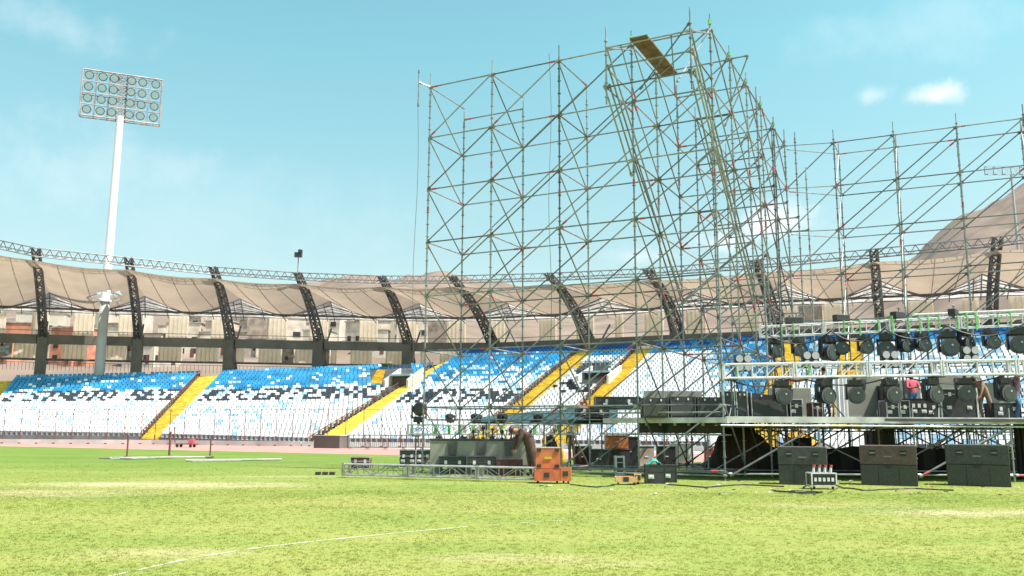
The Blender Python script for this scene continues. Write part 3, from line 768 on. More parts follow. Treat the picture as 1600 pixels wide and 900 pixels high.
def std(root, org, x, y, z1, z0=0.0, r=.032):
    return piece('standard', root, org, (x, y, z0), (x, y, z1), r, 'std', random.choice((0, 1, 2, 3)))
def foot(root, org, x, y):
    MB().box((x, y, .012), (.18, .18, .02)).tube((x, y, 0), (x, y, .35), .022, 6).tube((x, y, .2), (x, y, .23), .07, 8).build('base_jack', M['steel_dark'], root, org)
def Z(p, z): return Vector((p.x, p.y, z))
def W(i, a): return A0+U*BU*i+V*a
# --- left wing: bays 0..2 (its last bay is tied to the tower)
wing = thing('scaffold_wall', 'left scaffold wall of galvanised tubes standing behind the flight cases', 'scaffold', A0)
for i in range(3):
    for a in (0, BV):
        p = W(i, a); std(wing, A0, p.x, p.y, 15.75 if a == 0 else 15.0); foot(wing, A0, p.x, p.y)
for i in range(3):
    for k, z in enumerate(LV):
        piece('ledger', wing, A0, Z(W(i, 0), z), Z(W(i+1, 0), z)); 
        if k < 7 or i < 1: piece('ledger', wing, A0, Z(W(i, BV), z if k < 7 else z-.5), Z(W(i+1, BV), z if k < 7 else z-.5))
        piece('transom', wing, A0, Z(W(i, 0), z), Z(W(i, BV), z))
        if k < 7:
            piece('face_brace', wing, A0, Z(W(i, 0), z)-V*.05, Z(W(i+1, 0), LV[k+1])-V*.05, .0275)
            if not (i == 0 and k > 4): piece('face_brace', wing, A0, Z(W(i, BV), z)+V*.05, Z(W(i+1, BV), LV[k+1])+V*.05, .0275)
            piece('depth_brace', wing, A0, Z(W(i, 0), LV[k+1])-U*.05, Z(W(i, BV), z)-U*.05, .0275)
# outrigger on the left corner with its rope
piece('outrigger', wing, A0, Z(W(0, 0), LV[7]), Z(W(0, 0)-U*.35-V*.35, LV[7]+.15))
piece('outrigger', wing, A0, Z(W(0, 0)-U*.35-V*.35, LV[7]-.9), Z(W(0, 0)-U*.35-V*.35, LV[7]+.7))
def rope(p, z1, z0, label):
    o = MB().path([Vector((p.x+.05*math.sin(k), p.y, z0+(z1-z0)*k/10)) for k in range(11)], .013, 4).build('rope', M['rope'], None, Vector((p.x, p.y, z0)))
    tag(o, label, 'rope')
rope(W(0, 0)-U*.35-V*.35, LV[7]-.6, 1.2, 'thin grey rope hanging from the outer left corner of the scaffold')
rope(W(2, 0)-U*.3-V*.2, LV[7]+.3, 4.5, 'thin grey rope hanging between the second and third scaffold bays')
# --- corner tower: rows i=3 and i=4, six deep
T_ = W(3, 0); TO = Vector((T_.x, T_.y, 0))
tower = thing('scaffold_tower', 'tall galvanised scaffold tower with an overhanging top and brown boards', 'scaffold', TO)
DV = 2.85
def side_top(i, k): return 15.7
for i in (3, 4):
    for k in range(6):
        p = W(i, k*DV); std(tower, TO, p.x, p.y, side_top(i, k)); foot(tower, TO, p.x, p.y)
for k in range(6):
    for q, z in enumerate(LV):
        piece('transom', tower, TO, Z(W(3, k*DV), z), Z(W(4, k*DV), z))
        if q < 7: piece('face_brace', tower, TO, Z(W(3, k*DV), z)-V*.05, Z(W(4, k*DV), LV[q+1])-V*.05, .0275)
        for i in (3, 4):
            if k < 5:
                piece('ledger', tower, TO, Z(W(i, k*DV), z), Z(W(i, (k+1)*DV), z))
                if q < 7 and not (i == 3 and k in (2, 4)): piece('depth_brace', tower, TO, Z(W(i, k*DV), LV[q+1])+U*.05, Z(W(i, (k+1)*DV), z)+U*.05, .0275)
# inner return row half a bay in, a thicker side wall
for k in range(6):
    p = W(4.32, k*DV)
    if k: 
        std(tower, TO, p.x, p.y, 14.0+random.uniform(-1.5, 1)); 
        for z in LV[1:7:2]: piece('short_transom', tower, TO, Z(W(4, k*DV), z), Z(p, z))
# top knee braces on the side wall
for k in range(1, 6):
    p = W(4, k*DV)
    piece('knee_brace', tower, TO, Z(p, 15.9), Z(p-U*.9-V*.2, 13.9), .028)
    if k == 1: piece('knee_brace', tower, TO, Z(p+U*.7, 15.6), Z(p, 15.6), .028); piece('knee_brace', tower, TO, Z(p+U*.7, 15.6), Z(p, 13.9), .028)
    MB().box((p.x, p.y, 15.78), (.10, .10, .12)).build('green_cap', M['green'], tower, TO)
# overhang
C0, C1 = W(3, 0)-V*2.6, W(4, 0)-V*2.6
for c, i in ((C0, 3), (C1, 4)):
    piece('overhang_post', tower, TO, Z(c, 12.4), Z(c, 14.75), .031, 'std', 0)
    for z in (14.4, 13.7, 13.0): piece('overhang_beam', tower, TO, Z(c, z), Z(W(i, 0), z if z < 14.3 else 15.4), .028)
    for j, z in enumerate((14.5, 13.8, 13.1)):
        piece('raking_tube', tower, TO, Z(c, z)+U*.05*j, Z(c+V*(8.2-.2*j), z-7.0)+U*.05*j, .032)
    piece('raking_tube', tower, TO, Z(c, 13.1)-U*.08, Z(W(i, 0), 10.6)-U*.08, .032)
for z in (14.4, 13.7, 13.0): 
    piece('overhang_beam', tower, TO, Z(C0, z), Z(C1, z), .028)
piece('overhang_beam', tower, TO, Z(C0.lerp(C1, .18), 14.42), Z(W(3, 0).lerp(W(4, 0), .05), 13.4), .022)
piece('overhang_beam', tower, TO, Z(C0.lerp(C1, .78), 14.42), Z(W(3, 0).lerp(W(4, 0), .55), 13.4), .022)
piece('overhang_beam', tower, TO, Z(C0.lerp(C1, .4), 12.7), Z(C1, 14.7), .026)
piece('raking_tube', tower, TO, Z(W(4, 0), 15.6), Z(W(4, 0)-V*2.2-U*.6, 12.9), .03)
for i in (3, 4):
    MB().box((W(i, 0).x, W(i, 0).y, 15.85), (.10, .10, .18)).build('green_cap', M['green'], tower, TO)
# boards laid across the overhang
pa = C0.lerp(C1, .36)
for j in range(2):
    o = pa+U*(.31*j); a = Z(o-V*.15, 14.46); b = Z(o+V*3.3, 14.46)
    n_ = U*.15
    pl = MB().add([a-n_, a+n_, b+n_, b-n_]+[v+Vector((0, 0, .05)) for v in (a-n_, a+n_, b+n_, b-n_)], [(3,2,1,0),(4,5,6,7),(0,1,5,4),(1,2,6,5),(2,3,7,6),(3,0,4,7)])
    o2 = pl.build('board', M['plank'], None, Vector((pa.x, pa.y, 14.46)))
    tag(o2, 'brown timber board lying on the overhanging tower top, ' + ('left' if j == 0 else 'right') + ' of the pair', 'board', 'boards on the scaffold top')
# --- back wall
BW0 = Vector((15.75, 40.7, 0)); BS = Vector((2.43, -1.16, 0)); bd = V*2.0
back = thing('scaffold_wall', 'right scaffold back wall of ladder frames behind the stage', 'scaffold', BW0)
W5 = W(4, 5*DV)
nb_ = 6
for i in range(nb_):
    for off in (0, 1):
        p = BW0+BS*i+bd*off; std(back, BW0, p.x, p.y, 15.8-off*.1); foot(back, BW0, p.x, p.y)
    for k, z in enumerate(LV):
        p = BW0+BS*i
        piece('transom', back, BW0, Z(p, z), Z(p+bd, z))
        for off in (0, 1):
            a = p+bd*off
            if i < nb_-1:
                b = a+BS; piece('ledger', back, BW0, Z(a, z), Z(b, z), .028)
                if k < 7 and i < 3: piece('face_brace', back, BW0, Z(a, z), Z(b, LV[k+1]), .03)
                elif k < 7: piece('face_brace', back, BW0, Z(a, LV[k+1]), Z(b, z), .03)
        if k < 7: piece('rung_brace', back, BW0, Z(p, z), Z(p+bd, LV[k+1]), .022)
for k, z in enumerate(LV):
    for off in (0, 1):
        piece('tie_tube', back, BW0, Z(W5+bd*off*.3, z), Z(BW0+bd*off, z), .024)
    if k < 7: piece('tie_tube', back, BW0, Z(W5, z), Z(BW0, LV[k+1]), .03)

# ------------------------------------------------------------------ stage
DK = 2.02
SX0, SX1, SY = 7.0, 21.0, 28.5
SO = Vector((12, 30, 0))
stage = thing('stage', 'grey tubular scaffold stage platform along the right of the photo', 'stage', SO)
poly = [(W(2.6, .2).x, W(2.6, .2).y+1.6), (SX0, SY), (SX1, SY-.3), (SX1, 37.6), (15.5, 40.2), (W(4, 9).x, W(4, 9).y), (W(3, 7).x, W(3, 7).y)]
MB().slab([(x, y, DK) for x, y in poly], .09).build('deck', mat('dark_deck_ply', (.07, .065, .06), .8, var=.2, scale=1), stage, SO)
fb = MB()
fb.box(((SX0+SX1)/2, SY-.06, DK-.06), (SX1-SX0, .10, .20)); fb.tube((SX0-.2, SY-.1, DK-.25), (SX1, SY-.1, DK-.25), .03, 6)
q0, q1 = Vector((poly[0][0], poly[0][1], 0)), Vector((SX0, SY, 0)); dq = (q1-q0)
fb.box(((q0.x+q1.x)/2, (q0.y+q1.y)/2-.08, DK-.08), (dq.length, .1, .18), rz=math.atan2(dq.y, dq.x))
fb.build('front_beam', mat('worn_green_grey_beam', (.52, .51, .485), .5, .3, .3, 2), stage, SO)
xs = [SX0, 10.0, 13.1, 16.25, 19.4]
for j in range(4):
    y = SY-.0+j*2.75
    for i, x in enumerate(xs):
        if not (j == 0 and i == 0): std(stage, SO, x, y, DK-.1, 0, .031)
        if i < 4:
            piece('bottom_ledger', stage, SO, (x, y, .22), (xs[i+1], y, .22)); 
            if j: piece('top_ledger', stage, SO, (x, y, DK-.3), (xs[i+1], y, DK-.3))
            if i in (0, 2) or j: piece('stage_brace', stage, SO, (x+.05, y-.06, .15), (xs[i+1]-.05, y-.06, DK-.25), .032)
            if j and i in (1, 3): piece('stage_brace', stage, SO, (x, y, DK-.3), (xs[i+1], y, .2), .03)
        if j < 3: piece('cross_ledger', stage, SO, (x, y, .25), (x, y+2.9, .25)); piece('cross_ledger', stage, SO, (x, y, DK-.2), (x, y+2.9, DK-.2))
piece('bottom_ledger', stage, SO, Z(W(1.3, -.1), .3), Z(W(4, -.1), .3)); piece('bottom_ledger', stage, SO, Z(W(2, -.3), .16), (SX0, SY, .16))
# dark strip added to deepen the shade under the platform
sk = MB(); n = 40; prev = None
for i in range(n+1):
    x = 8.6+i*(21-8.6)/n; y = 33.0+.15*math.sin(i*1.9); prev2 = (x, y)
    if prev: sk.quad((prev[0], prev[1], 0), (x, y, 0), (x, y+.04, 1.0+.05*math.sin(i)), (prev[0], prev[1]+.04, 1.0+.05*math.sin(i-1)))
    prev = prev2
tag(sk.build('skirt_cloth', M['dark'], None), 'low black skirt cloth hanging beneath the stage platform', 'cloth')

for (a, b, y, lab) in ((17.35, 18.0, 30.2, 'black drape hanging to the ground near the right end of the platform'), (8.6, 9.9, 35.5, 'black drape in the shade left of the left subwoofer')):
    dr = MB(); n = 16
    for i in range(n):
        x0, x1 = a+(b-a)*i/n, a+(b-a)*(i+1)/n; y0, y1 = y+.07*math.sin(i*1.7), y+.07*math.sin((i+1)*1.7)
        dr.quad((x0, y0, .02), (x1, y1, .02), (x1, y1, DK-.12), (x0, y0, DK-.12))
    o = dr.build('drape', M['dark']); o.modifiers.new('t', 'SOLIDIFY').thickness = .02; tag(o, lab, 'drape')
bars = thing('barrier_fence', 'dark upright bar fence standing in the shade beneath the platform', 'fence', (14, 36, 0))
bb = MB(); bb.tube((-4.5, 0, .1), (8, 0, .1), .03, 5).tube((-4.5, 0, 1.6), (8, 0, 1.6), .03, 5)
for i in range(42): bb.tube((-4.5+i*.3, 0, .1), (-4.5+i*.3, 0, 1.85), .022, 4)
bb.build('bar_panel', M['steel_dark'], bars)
# ------------------------------------------------------------------ box trusses
def truss_mesh(L, s=.5, r=.03, step=.55, flat=False, plain=False):
    if plain: step = .5
    mb = MB(); h = s/2; hh = (s*.8 if not flat else s)/2
    for sy in (-1, 1):
        for sz in (-1, 1): mb.tube((0, sy*h, sz*hh), (L, sy*h, sz*hh), r, 7)
    n = max(1, round(L/step)); 
    for i in range(n):
        x0, x1 = L*i/n, L*(i+1)/n
        for sy in (-1, 1):
            a = -1 if i % 2 else 1
            if plain:
                if sy < 0: mb.tube((x1, -h, -hh), (x1, -h, hh), r*.85, 6)
                if i % 2 == (0 if sy < 0 else 1): mb.tube((x0, sy*h, -hh), (x1, sy*h, hh), r*.6, 5)
                continue
            mb.tube((x0, sy*h, -a*hh), (x1, sy*h, a*hh), r*.55, 5)
            mb.tube((x1, sy*h, -hh), (x1, sy*h, hh), r*.6, 5)
        if plain: continue
        for sz in (-1, 1): mb.tube((x0, -h, sz*hh), (x1, h, sz*hh), r*.5, 4); mb.tube((x1, -h, sz*hh), (x1, h, sz*hh), r*.5, 4)
    k = 0.0
    while k <= L+.01:                       # bolted end frames every section
        for dx in (-.04, .04):
            x = min(max(k+dx, 0), L)
            for sy in (-1, 1): mb.box((x, sy*h, 0), (.05, r*2.3, hh*2+.08))
            for sz in (-1, 1): mb.box((x, 0, sz*hh), (.05, h*2, r*2.3))
        k += 2.4
    return mb
def truss(p, q, label, s=.5, r=.03, name='truss', group=None, m='alu', plain=False):
    p, q = Vector(p), Vector(q); d = q-p; o = truss_mesh(d.length, s, r, plain=plain).build(name, M[m])
    o.location = p; o.rotation_mode = 'QUATERNION'; o.rotation_quaternion = Matrix((d.normalized(), Vector((-d.y, d.x, 0)).normalized(), d.normalized().cross(Vector((-d.y, d.x, 0)).normalized()))).transposed().to_quaternion()
    return tag(o, label, 'truss', group)
TA0, TA1 = at(1127, 581, 29.6), at(1640, 573, 28.8)
truss(TA0, TA1, 'white box truss with lights spanning in front of the stage workers', .58, .036, plain=True)
TB0, TB1 = at(1187, 519, 34.0), at(1640, 498, 31.5)
truss(TB0, TB1, 'upper rear white truss wrapped with green slings above the stage', .5, .03, plain=True)
TC0, TC1 = at(1425, 497, 35.5), at(1640, 488, 34.5)
truss(TC0, TC1, 'short pale truss just behind the right half of the upper truss', .3, .04)
def stand(p, z0, label):
    t = thing('truss_stand', label, 'stand', (p.x, p.y, z0), 0, 'stands carrying the stage trusses')
    h = p.z-.26-z0
    MB().tube((0, 0, 0), (0, 0, h), .035, 6).build('pole', M['steel_dark'], t)
    MB().box((0, 0, h-.02), (.3, .6, .05)).build('head_plate', M['steel_dark'], t)
    for a in (0, 2.09, 4.19): MB().tube((0, 0, .5), (.4*math.cos(a), .4*math.sin(a), .01), .02, 5).build('leg', M['steel_dark'], t)
for i, u in enumerate((.03, .34, .66)): stand(TA0.lerp(TA1, u), DK, 'black stand under the lower white truss, ' + ordw(i, 3) + ' of its three')
for i, u in enumerate((.05, .5, .93)): stand(TB0.lerp(TB1, u), DK, 'black stand under the upper white truss, ' + ordw(i, 3) + ' of its three')
for i, u in enumerate((.1, .8)): stand(TC0.lerp(TC1, u), DK, ('left' if i == 0 else 'right')+' black stand under the short pale truss')
# left ground truss carrying lamps
TD0, TD1 = at(640, 671, 37.5), at(905, 671, 35.6)
truss(TD0, TD1, 'white truss with green slings held low behind the flight cases', .48, .03)
for i, u in enumerate((.04, .5, .95)): 
    p = TD0.lerp(TD1, u); stand(p, 0, 'black stand under the low truss behind the flight cases, ' + ordw(i, 3))
# truss lying on the grass
GA0, GA1 = gd(540, 746), gd(836, 754)
truss(Z(GA0, .27), Z(GA1, .27), 'long aluminium truss lying on the grass in front of the cases', .42, .026, m='dull_alu')

# ------------------------------------------------------------------ moving lights
def moving_light():
    t = thing('moving_light', 'x', 'stage light', (0, 0, 0), 0, 'moving lights on the trusses')
    MB().box((0, 0, -.09), (.36, .30, .16)).box((0, 0, .02), (.08, .12, .08)).build('base', M['case'], t)
    y = MB()
    for s in (-1, 1): y.box((s*.24, 0, -.36), (.05, .14, .46))
    y.box((0, 0, -.19), (.5, .14, .05)); y.build('yoke', M['case'], t)
    h = MB().tube((0, .17, -.5), (0, -.12, -.48), .17, 14, r2=.22).tube((0, -.12, -.48), (0, -.24, -.47), .235, 14).build('head', M['case'], t)
    MB().tube((0, -.245, -.47), (0, -.262, -.47), .19, 14).build('lens', M['dark_glass'], h)
    MB().tube((.05, -.262, -.40), (.05, -.27, -.40), .03, 8).build('led', M['led'], h)  # pale off-centre disc, a painted highlight on the lens
    MB().tube((0, -.235, -.47), (0, -.25, -.47), .25, 16).build('lens_ring', M['pad'], h)
    return t
ml_p = moving_light()
low = [(1222, .0), (1288, .3), (1337, -.2), (1392, .1), (1455, .25), (1508, -.3), (1566, .2)]
first = True
def place_ml(p, rz, label):
    global first
    if first: ml_p.location = p; ml_p.rotation_euler = (0, 0, rz); ml_p['label'] = label; first = False; return ml_p
    return dup(ml_p, p, rz, label)
for i, (px, rz) in enumerate(low):
    u = (px-1127)/(1640-1127); p = TA0.lerp(TA1, u); o = place_ml(p-Vector((0, 0, .33)), rz, 'black moving light hanging under the lower white truss, ' + ordw(i, len(low)))
    o.scale = (1.15,)*3
top = [(1212, .2), (1250, .1), (1297, .4), (1322, -.4), (1357, 0), (1392, -.5), (1418, .3), (1446, .1), (1486, -.2), (1512, .4), (1550, 0), (1590, -.3)]
for i, (px, rz) in enumerate(top):
    u = (px-1187)/(1640-1187); p = TB0.lerp(TB1, u); o = place_ml(p-Vector((0, 0, .30)), rz, 'black moving light hanging under the upper white truss, ' + ordw(i, len(top)))
    o.scale = (1.35,)*3 if px in (1297, 1392, 1486, 1590) else (1.05,)*3
lowl = [655, 706, 748, 790, 845]
for i, px in enumerate(lowl):
    u = (px-640)/265; p = TD0.lerp(TD1, u)
    o = place_ml(p+Vector((0, 0, .28)), random.uniform(-.5, .5), 'black moving light standing upright on the low truss, ' + ordw(i, len(lowl)))
    o.rotation_euler = (math.pi, 0, .3*i); o.scale = (1.25,)*3 if i == 0 else (.8, .8, .55)
hang = [688, 726, 770, 812, 862]
for i, px in enumerate(hang):
    u = (px-640)/265; p = TD0.lerp(TD1, u); o = place_ml(p-Vector((0, 0, .28)), .2*i, 'black moving light hanging under the low truss behind the cases, ' + ordw(i, len(hang))); o.scale = (.8,)*3
def blinder():
    t = thing('blinder_light', 'x', 'stage light', (0, 0, 0), 0, 'four-lamp blinder lights')
    MB().box((0, 0, -.32), (.58, .14, .58)).tube((0, 0, 0), (0, 0, -.05), .03, 6).build('housing', M['case'], t)
    for sx in (-1, 1):
        for sz in (-1, 1): MB().tube((sx*.145, -.07, -.32+sz*.145), (sx*.145, -.16, -.32+sz*.145), .10, 12, r2=.13).build('lamp', M['led'], t)
    return t
bl = blinder()
for i, (px, py) in enumerate(((1160, 566), (1265, 561), (1388, 560), (1513, 553))):
    p = at(px, py-13, 29.9)
    o = bl if i == 0 else dup(bl, p, 0, ''); o.location = p; o['label'] = 'four-lamp blinder standing on the lower truss, ' + ordw(i, 4)
sl = MB().add([(-.05, -.3, .3), (.05, -.3, .3), (.06, -.3, -.3), (-.06, -.3, -.34), (-.05, -.27, .3), (.05, -.27, .3), (.06, -.27, -.3), (-.06, -.27, -.34)],
              [(0,1,2,3),(7,6,5,4),(0,4,5,1),(1,5,6,2),(2,6,7,3),(3,7,4,0)]).tube((0, -.3, .28), (0, .3, .3), .04, 5)
slp = sl.build('sling', M['green']); tag(slp, 'x', 'sling', 'green lifting slings round the trusses')
sx_ = [1220, 1240, 1322, 1333, 1347, 1376, 1398, 1423, 1440, 1453, 1470, 1498, 1512, 1526, 1558, 1577]
n_s = len(sx_)
for i, px in enumerate(sx_):
    u = (px-1187)/(1640-1187); p = TB0.lerp(TB1, u); o = slp if i == 0 else slp.copy()
    if i: col.objects.link(o)
    o.location = p; o.scale = (random.uniform(.35, .8), 1, random.uniform(.7, 1.2)); o['label'] = 'green sling wrapped round the upper stage truss, ' + ordw(i, n_s)
sy_ = [683, 705, 722, 743, 764, 788, 806, 838, 875]
for i, px in enumerate(sy_):
    p = TD0.lerp(TD1, (px-640)/265); o = slp.copy(); col.objects.link(o); o.location = p; o.scale = (1.1, 1, .55); o['label'] = 'green sling wrapped round the low truss behind the cases, ' + ordw(i, len(sy_))
for i, px in enumerate((1148, 1262)):
    p = TA0.lerp(TA1, (px-1127)/513); o = slp.copy(); col.objects.link(o); o.location = p; o['label'] = ('green sling at the left end of the lower stage truss', 'green sling on the lower stage truss above the reaching worker')[i]

# ------------------------------------------------------------------ cases and speakers
def bevel(o, w=.012):
    bm = bmesh.new(); bm.from_mesh(o.data); bmesh.ops.bevel(bm, geom=list(bm.edges), offset=w, segments=1, affect='EDGES'); bm.to_mesh(o.data); bm.free(); return o
def flight_case(loc, w, d, h, label, rz=0, body='case', edge='alu', latches=2, wheels=False, group='flight cases', lidf=.35, handles=2, er=.012):
    t = thing('flight_case', label, 'flight case', loc, rz, group)
    z0 = .1 if wheels else 0.0
    b = MB().box((0, 0, z0+h/2), (w, d, h)); o = b.build('body', M[body], t)
    e = MB(); r = er
    for z in (z0+r, z0+h-r):
        for sy in (-1, 1): e.box((0, sy*(d/2), z), (w+.02, 2*r, 2*r))
        for sx in (-1, 1): e.box((sx*w/2, 0, z), (2*r, d+.02, 2*r))
    for sx in (-1, 1):
        for sy in (-1, 1): e.box((sx*w/2, sy*d/2, z0+h/2), (2*r+.004, 2*r+.004, h+.01))
    e.box((0, -d/2, z0+h*(1-lidf)), (w, .016, .02)); e.box((0, d/2, z0+h*(1-lidf)), (w, .016, .02))
    e.build('edging', M[edge], t)
    for i in range(latches):
        x = (i+.5)/latches*w-w/2; MB().box((x, -d/2-.012, z0+h*(1-lidf)), (.10, .02, .13)).build('latch', M['alu'], t)
    for i in range(handles):
        x = (-.28 if i == 0 else .28)*w
        hh = MB().box((x, -d/2-.01, z0+h*.38), (.17, .015, .12)).box((x, -d/2-.03, z0+h*.38), (.11, .03, .025)); hh.build('handle', M['alu'], t)
    if wheels:
        for sx in (-1, 1):
            for sy in (-1, 1): MB().tube((sx*(w/2-.1)-.02, sy*(d/2-.1), .05), (sx*(w/2-.1)+.02, sy*(d/2-.1), .05), .05, 10).build('castor', M['black'], t)
    return t
def px_case(x0, x1, ybot, ytop, label, d=.6, z=0.0, D=None, **k):
    p = gd((x0+x1)/2, ybot, z) if D is None else at((x0+x1)/2, ybot, D)
    if D is not None: p.z = z
    sc = math.hypot(p.y, 0)/1332.0
    w = (x1-x0)*sc; h = (ybot-ytop)*sc
    return flight_case((p.x, p.y+d/2, z), w, d, h-(.1 if k.get('wheels') else 0), label, **k)
px_case(548, 577, 733, 715, 'small dark red case standing alone behind the left end of the grass truss', .4, body='maroon', handles=0)
px_case(624, 649, 731, 704, 'black case with pale handles, left of the pair beside the grey box', .6, handles=2)
px_case(650, 673, 731, 704, 'black case with pale handles, right of the pair beside the grey box', .6, handles=2)
# big grey-green case row with dark pads
p = gd(747, 741); s = p.y/1332
big = thing('equipment_case', 'long grey green equipment case with dark pads behind the low black cases', 'case', (p.x, p.y+.6, 0))
bw, bh = 148*s, 50*s
bevel(MB().box((0, 0, bh/2), (bw, .9, bh)).build('body', M['case_gray'], big))
MB().box((0, 0, bh+.03), (bw+.06, .96, .06)).build('lid_rim', M['case'], big)
for i, x in enumerate((-.27, .03, .31)):
    MB().add([(x*bw-.16, -.455, bh-.04), (x*bw+.19, -.455, bh-.04), (x*bw+.15, -.49, bh-.52), (x*bw-.12, -.49, bh-.52), (x*bw-.16, -.50, bh-.04), (x*bw+.19, -.50, bh-.04), (x*bw+.15, -.52, bh-.52), (x*bw-.12, -.52, bh-.52)],
             [(0,1,2,3),(4,5,6,7),(0,1,5,4),(1,2,6,5),(2,3,7,6),(3,0,4,7)]).build('pad', M['pad'], big)
px_case(686, 728, 741, 714, 'low black case with white latches in front of the long grey case, left one', .45, handles=1, edge='steel_dark')
px_case(730, 775, 742, 714, 'low black case with white latches in front of the long grey case, right one', .45, handles=1, edge='steel_dark')
px_case(777, 794, 743, 719, 'maroon box in front of the long grey case, left of two', .4, body='maroon', edge='maroon', latches=0, handles=0)
px_case(795, 816, 743, 719, 'maroon box in front of the long grey case, beside the bending worker', .4, body='maroon', edge='maroon', latches=0, handles=0)
# orange case with raised lid
def open_case(px, py, w, d, hb, hl, label, mb_='orange', inner='orange_in', lid='orange', pads=4):
    p = gd(px, py); t = thing('open_case', label, 'case', (p.x, p.y+d/2, 0), R(-6))
    b = MB(); th = .025
    for c, dd in (((0, -d/2, .08+hb/2), (w, th, hb)), ((0, d/2, .08+hb/2), (w, th, hb)), ((-w/2, 0, .08+hb/2), (th, d, hb)), ((w/2, 0, .08+hb/2), (th, d, hb)), ((0, 0, .09), (w-.03, d-.03, .02))): b.box(c, dd)
    b.build('tray', M[mb_], t)
    MB().box((0, 0, .08+hb*.45), (w-.06, d-.06, hb*.7)).build('foam', M[inner], t)
    MB().box((0, -d/2-.015, .08+hb*.55), (.16, .02, .14)).build('latch', M['case'], t)
    if hl:
        L_ = MB().box((0, d/2+.04, .10+hb+hl/2), (w, .07, hl)).build('lid', M[lid], t)
        for sx in (-1, 1):
            for sz in (.12, .88): MB().box((sx*w*.37, d/2-.01, .10+hb+hl*sz), (w*.16, .04, .09)).build('corner_bracket', M['case'], L_)
        MB().box((0, d/2-.005, .10+hb+hl*.5), (w*.3, .03, .06)).build('sticker', mat('lime_sticker', (.35, .45, .03), .6), L_)
        MB().box((0, d/2+.04, .11+hb+hl), (w+.02, .09, .03)).build('edging', M['alu'], L_)
    for sx in (-1, 1):
        for sy in (-1, 1): MB().tube((sx*(w/2-.08)-.02, sy*(d/2-.08), .045), (sx*(w/2-.08)+.02, sy*(d/2-.08), .045), .045, 8).build('castor', M['black'], t)
    return t
s0 = gd(855, 755).y/1332
open_case(856, 756, 37*s0, .55, .33, .62, 'orange wheeled case with its lid open beside the bending worker', mb_='orange_in')
open_case(885, 756, 15*s0, .45, .40, 0, 'small orange red tray case on the right of the open orange case')
# tall black speaker case and plywood tray
px_case(963, 975, 742, 714, 'narrow upright black case with a pale edge behind the plywood tray', .35, body='case', er=.03, handles=0, latches=0)
t_ = open_case(980, 758, 33*s0*.95, .5, .16, 0, 'shallow plywood tray case on the grass', 'ply', 'ply')
open_case(998, 757, 9*s0, .4, .22, 0, 'small plywood box at the right of the plywood tray', 'ply', 'ply')
px_case(1012, 1039, 756, 728, 'square black speaker box with white markings under the teal cloth', .5, handles=1, edge='case', latches=0)
px_case(1040, 1057, 754, 728, 'black speaker box at the right of the teal cloth', .45, handles=1, edge='case', latches=0)
p = gd(1025, 756); tl = MB()
for j in range(5):
    for i in range(9): tl.v.append((p.x-.27+i*.058, p.y+.05+j*.10, .575+.15*math.exp(-((i-4.5)**2)/5)*(1+.3*math.sin(j*2.+i))+.02*math.sin(i*3+j)))
for j in range(4):
    for i in range(8): a = j*9+i; tl.f.append((a, a+1, a+10, a+9)); tl.m.append(0)
o = tl.build('cloth', M['teal_bright'], None, Vector((p.x, p.y, .57)), smooth=True); tag(o, 'crumpled bright teal cloth on top of the black speaker box', 'cloth')
mo = o.modifiers.new('thickness', 'SOLIDIFY'); mo.thickness = .03
# subwoofers
def sub(x0, x1, ybot, ytop, body, label):
    p = gd((x0+x1)/2, ybot); s = p.y/1332; w = (x1-x0)*s; h = (ybot-ytop)*s; d = .85
    az = math.atan2(p.x, p.y)+R(1.5)
    t = thing('subwoofer', label, 'speaker', (p.x+math.sin(az)*d/2, p.y+math.cos(az)*d/2, 0), -az, 'subwoofers on the grass in front of the stage')
    hm = h*.52
    bevel(MB().box((0, 0, hm+(h-hm)/2), (w, d, h-hm-.01)).build('upper_cabinet', M[body], t))
    bevel(MB().box((0, 0, hm/2), (w-.02, d-.02, hm-.01)).build('lower_cabinet', M['grille'], t))
    for sx in (-1, 1):
        hd = MB().box((sx*w*.27, -d/2-.006, hm+(h-hm)*.6), (.17, .02, .17)); hd.build('handle', M['dark'], t)
        MB().box((sx*w*.27, -d/2-.02, hm+(h-hm)*.6), (.15, .02, .03)).build('grip', M['steel'], t)
    MB().box((0, -d/2-.008, hm+(h-hm)*.42), (.22, .015, .04)).build('badge', M['steel'], t)
    MB().slab([(-.16, -d/2-.002, hm), (.16, -d/2-.002, hm), (0, -d/2-.002, hm-.12)], .02).build('vent', M['dark'], t)
    for x in (-.18, .18): MB().box((x*w, -d/2+.004, hm*.47), (.012, .012, hm*.9)).build('seam', M['dark'], t)
    return t
sub(1220, 1291, 758, 701, 'sub_gray', 'dark grey double subwoofer behind the small amplifier rack')
sub(1350, 1430, 759, 699, 'brown', 'brownish double subwoofer, middle one of the three on the grass')
sub(1487, 1573, 760, 698, 'sub_gray', 'charcoal double subwoofer nearest the right edge of the photo')
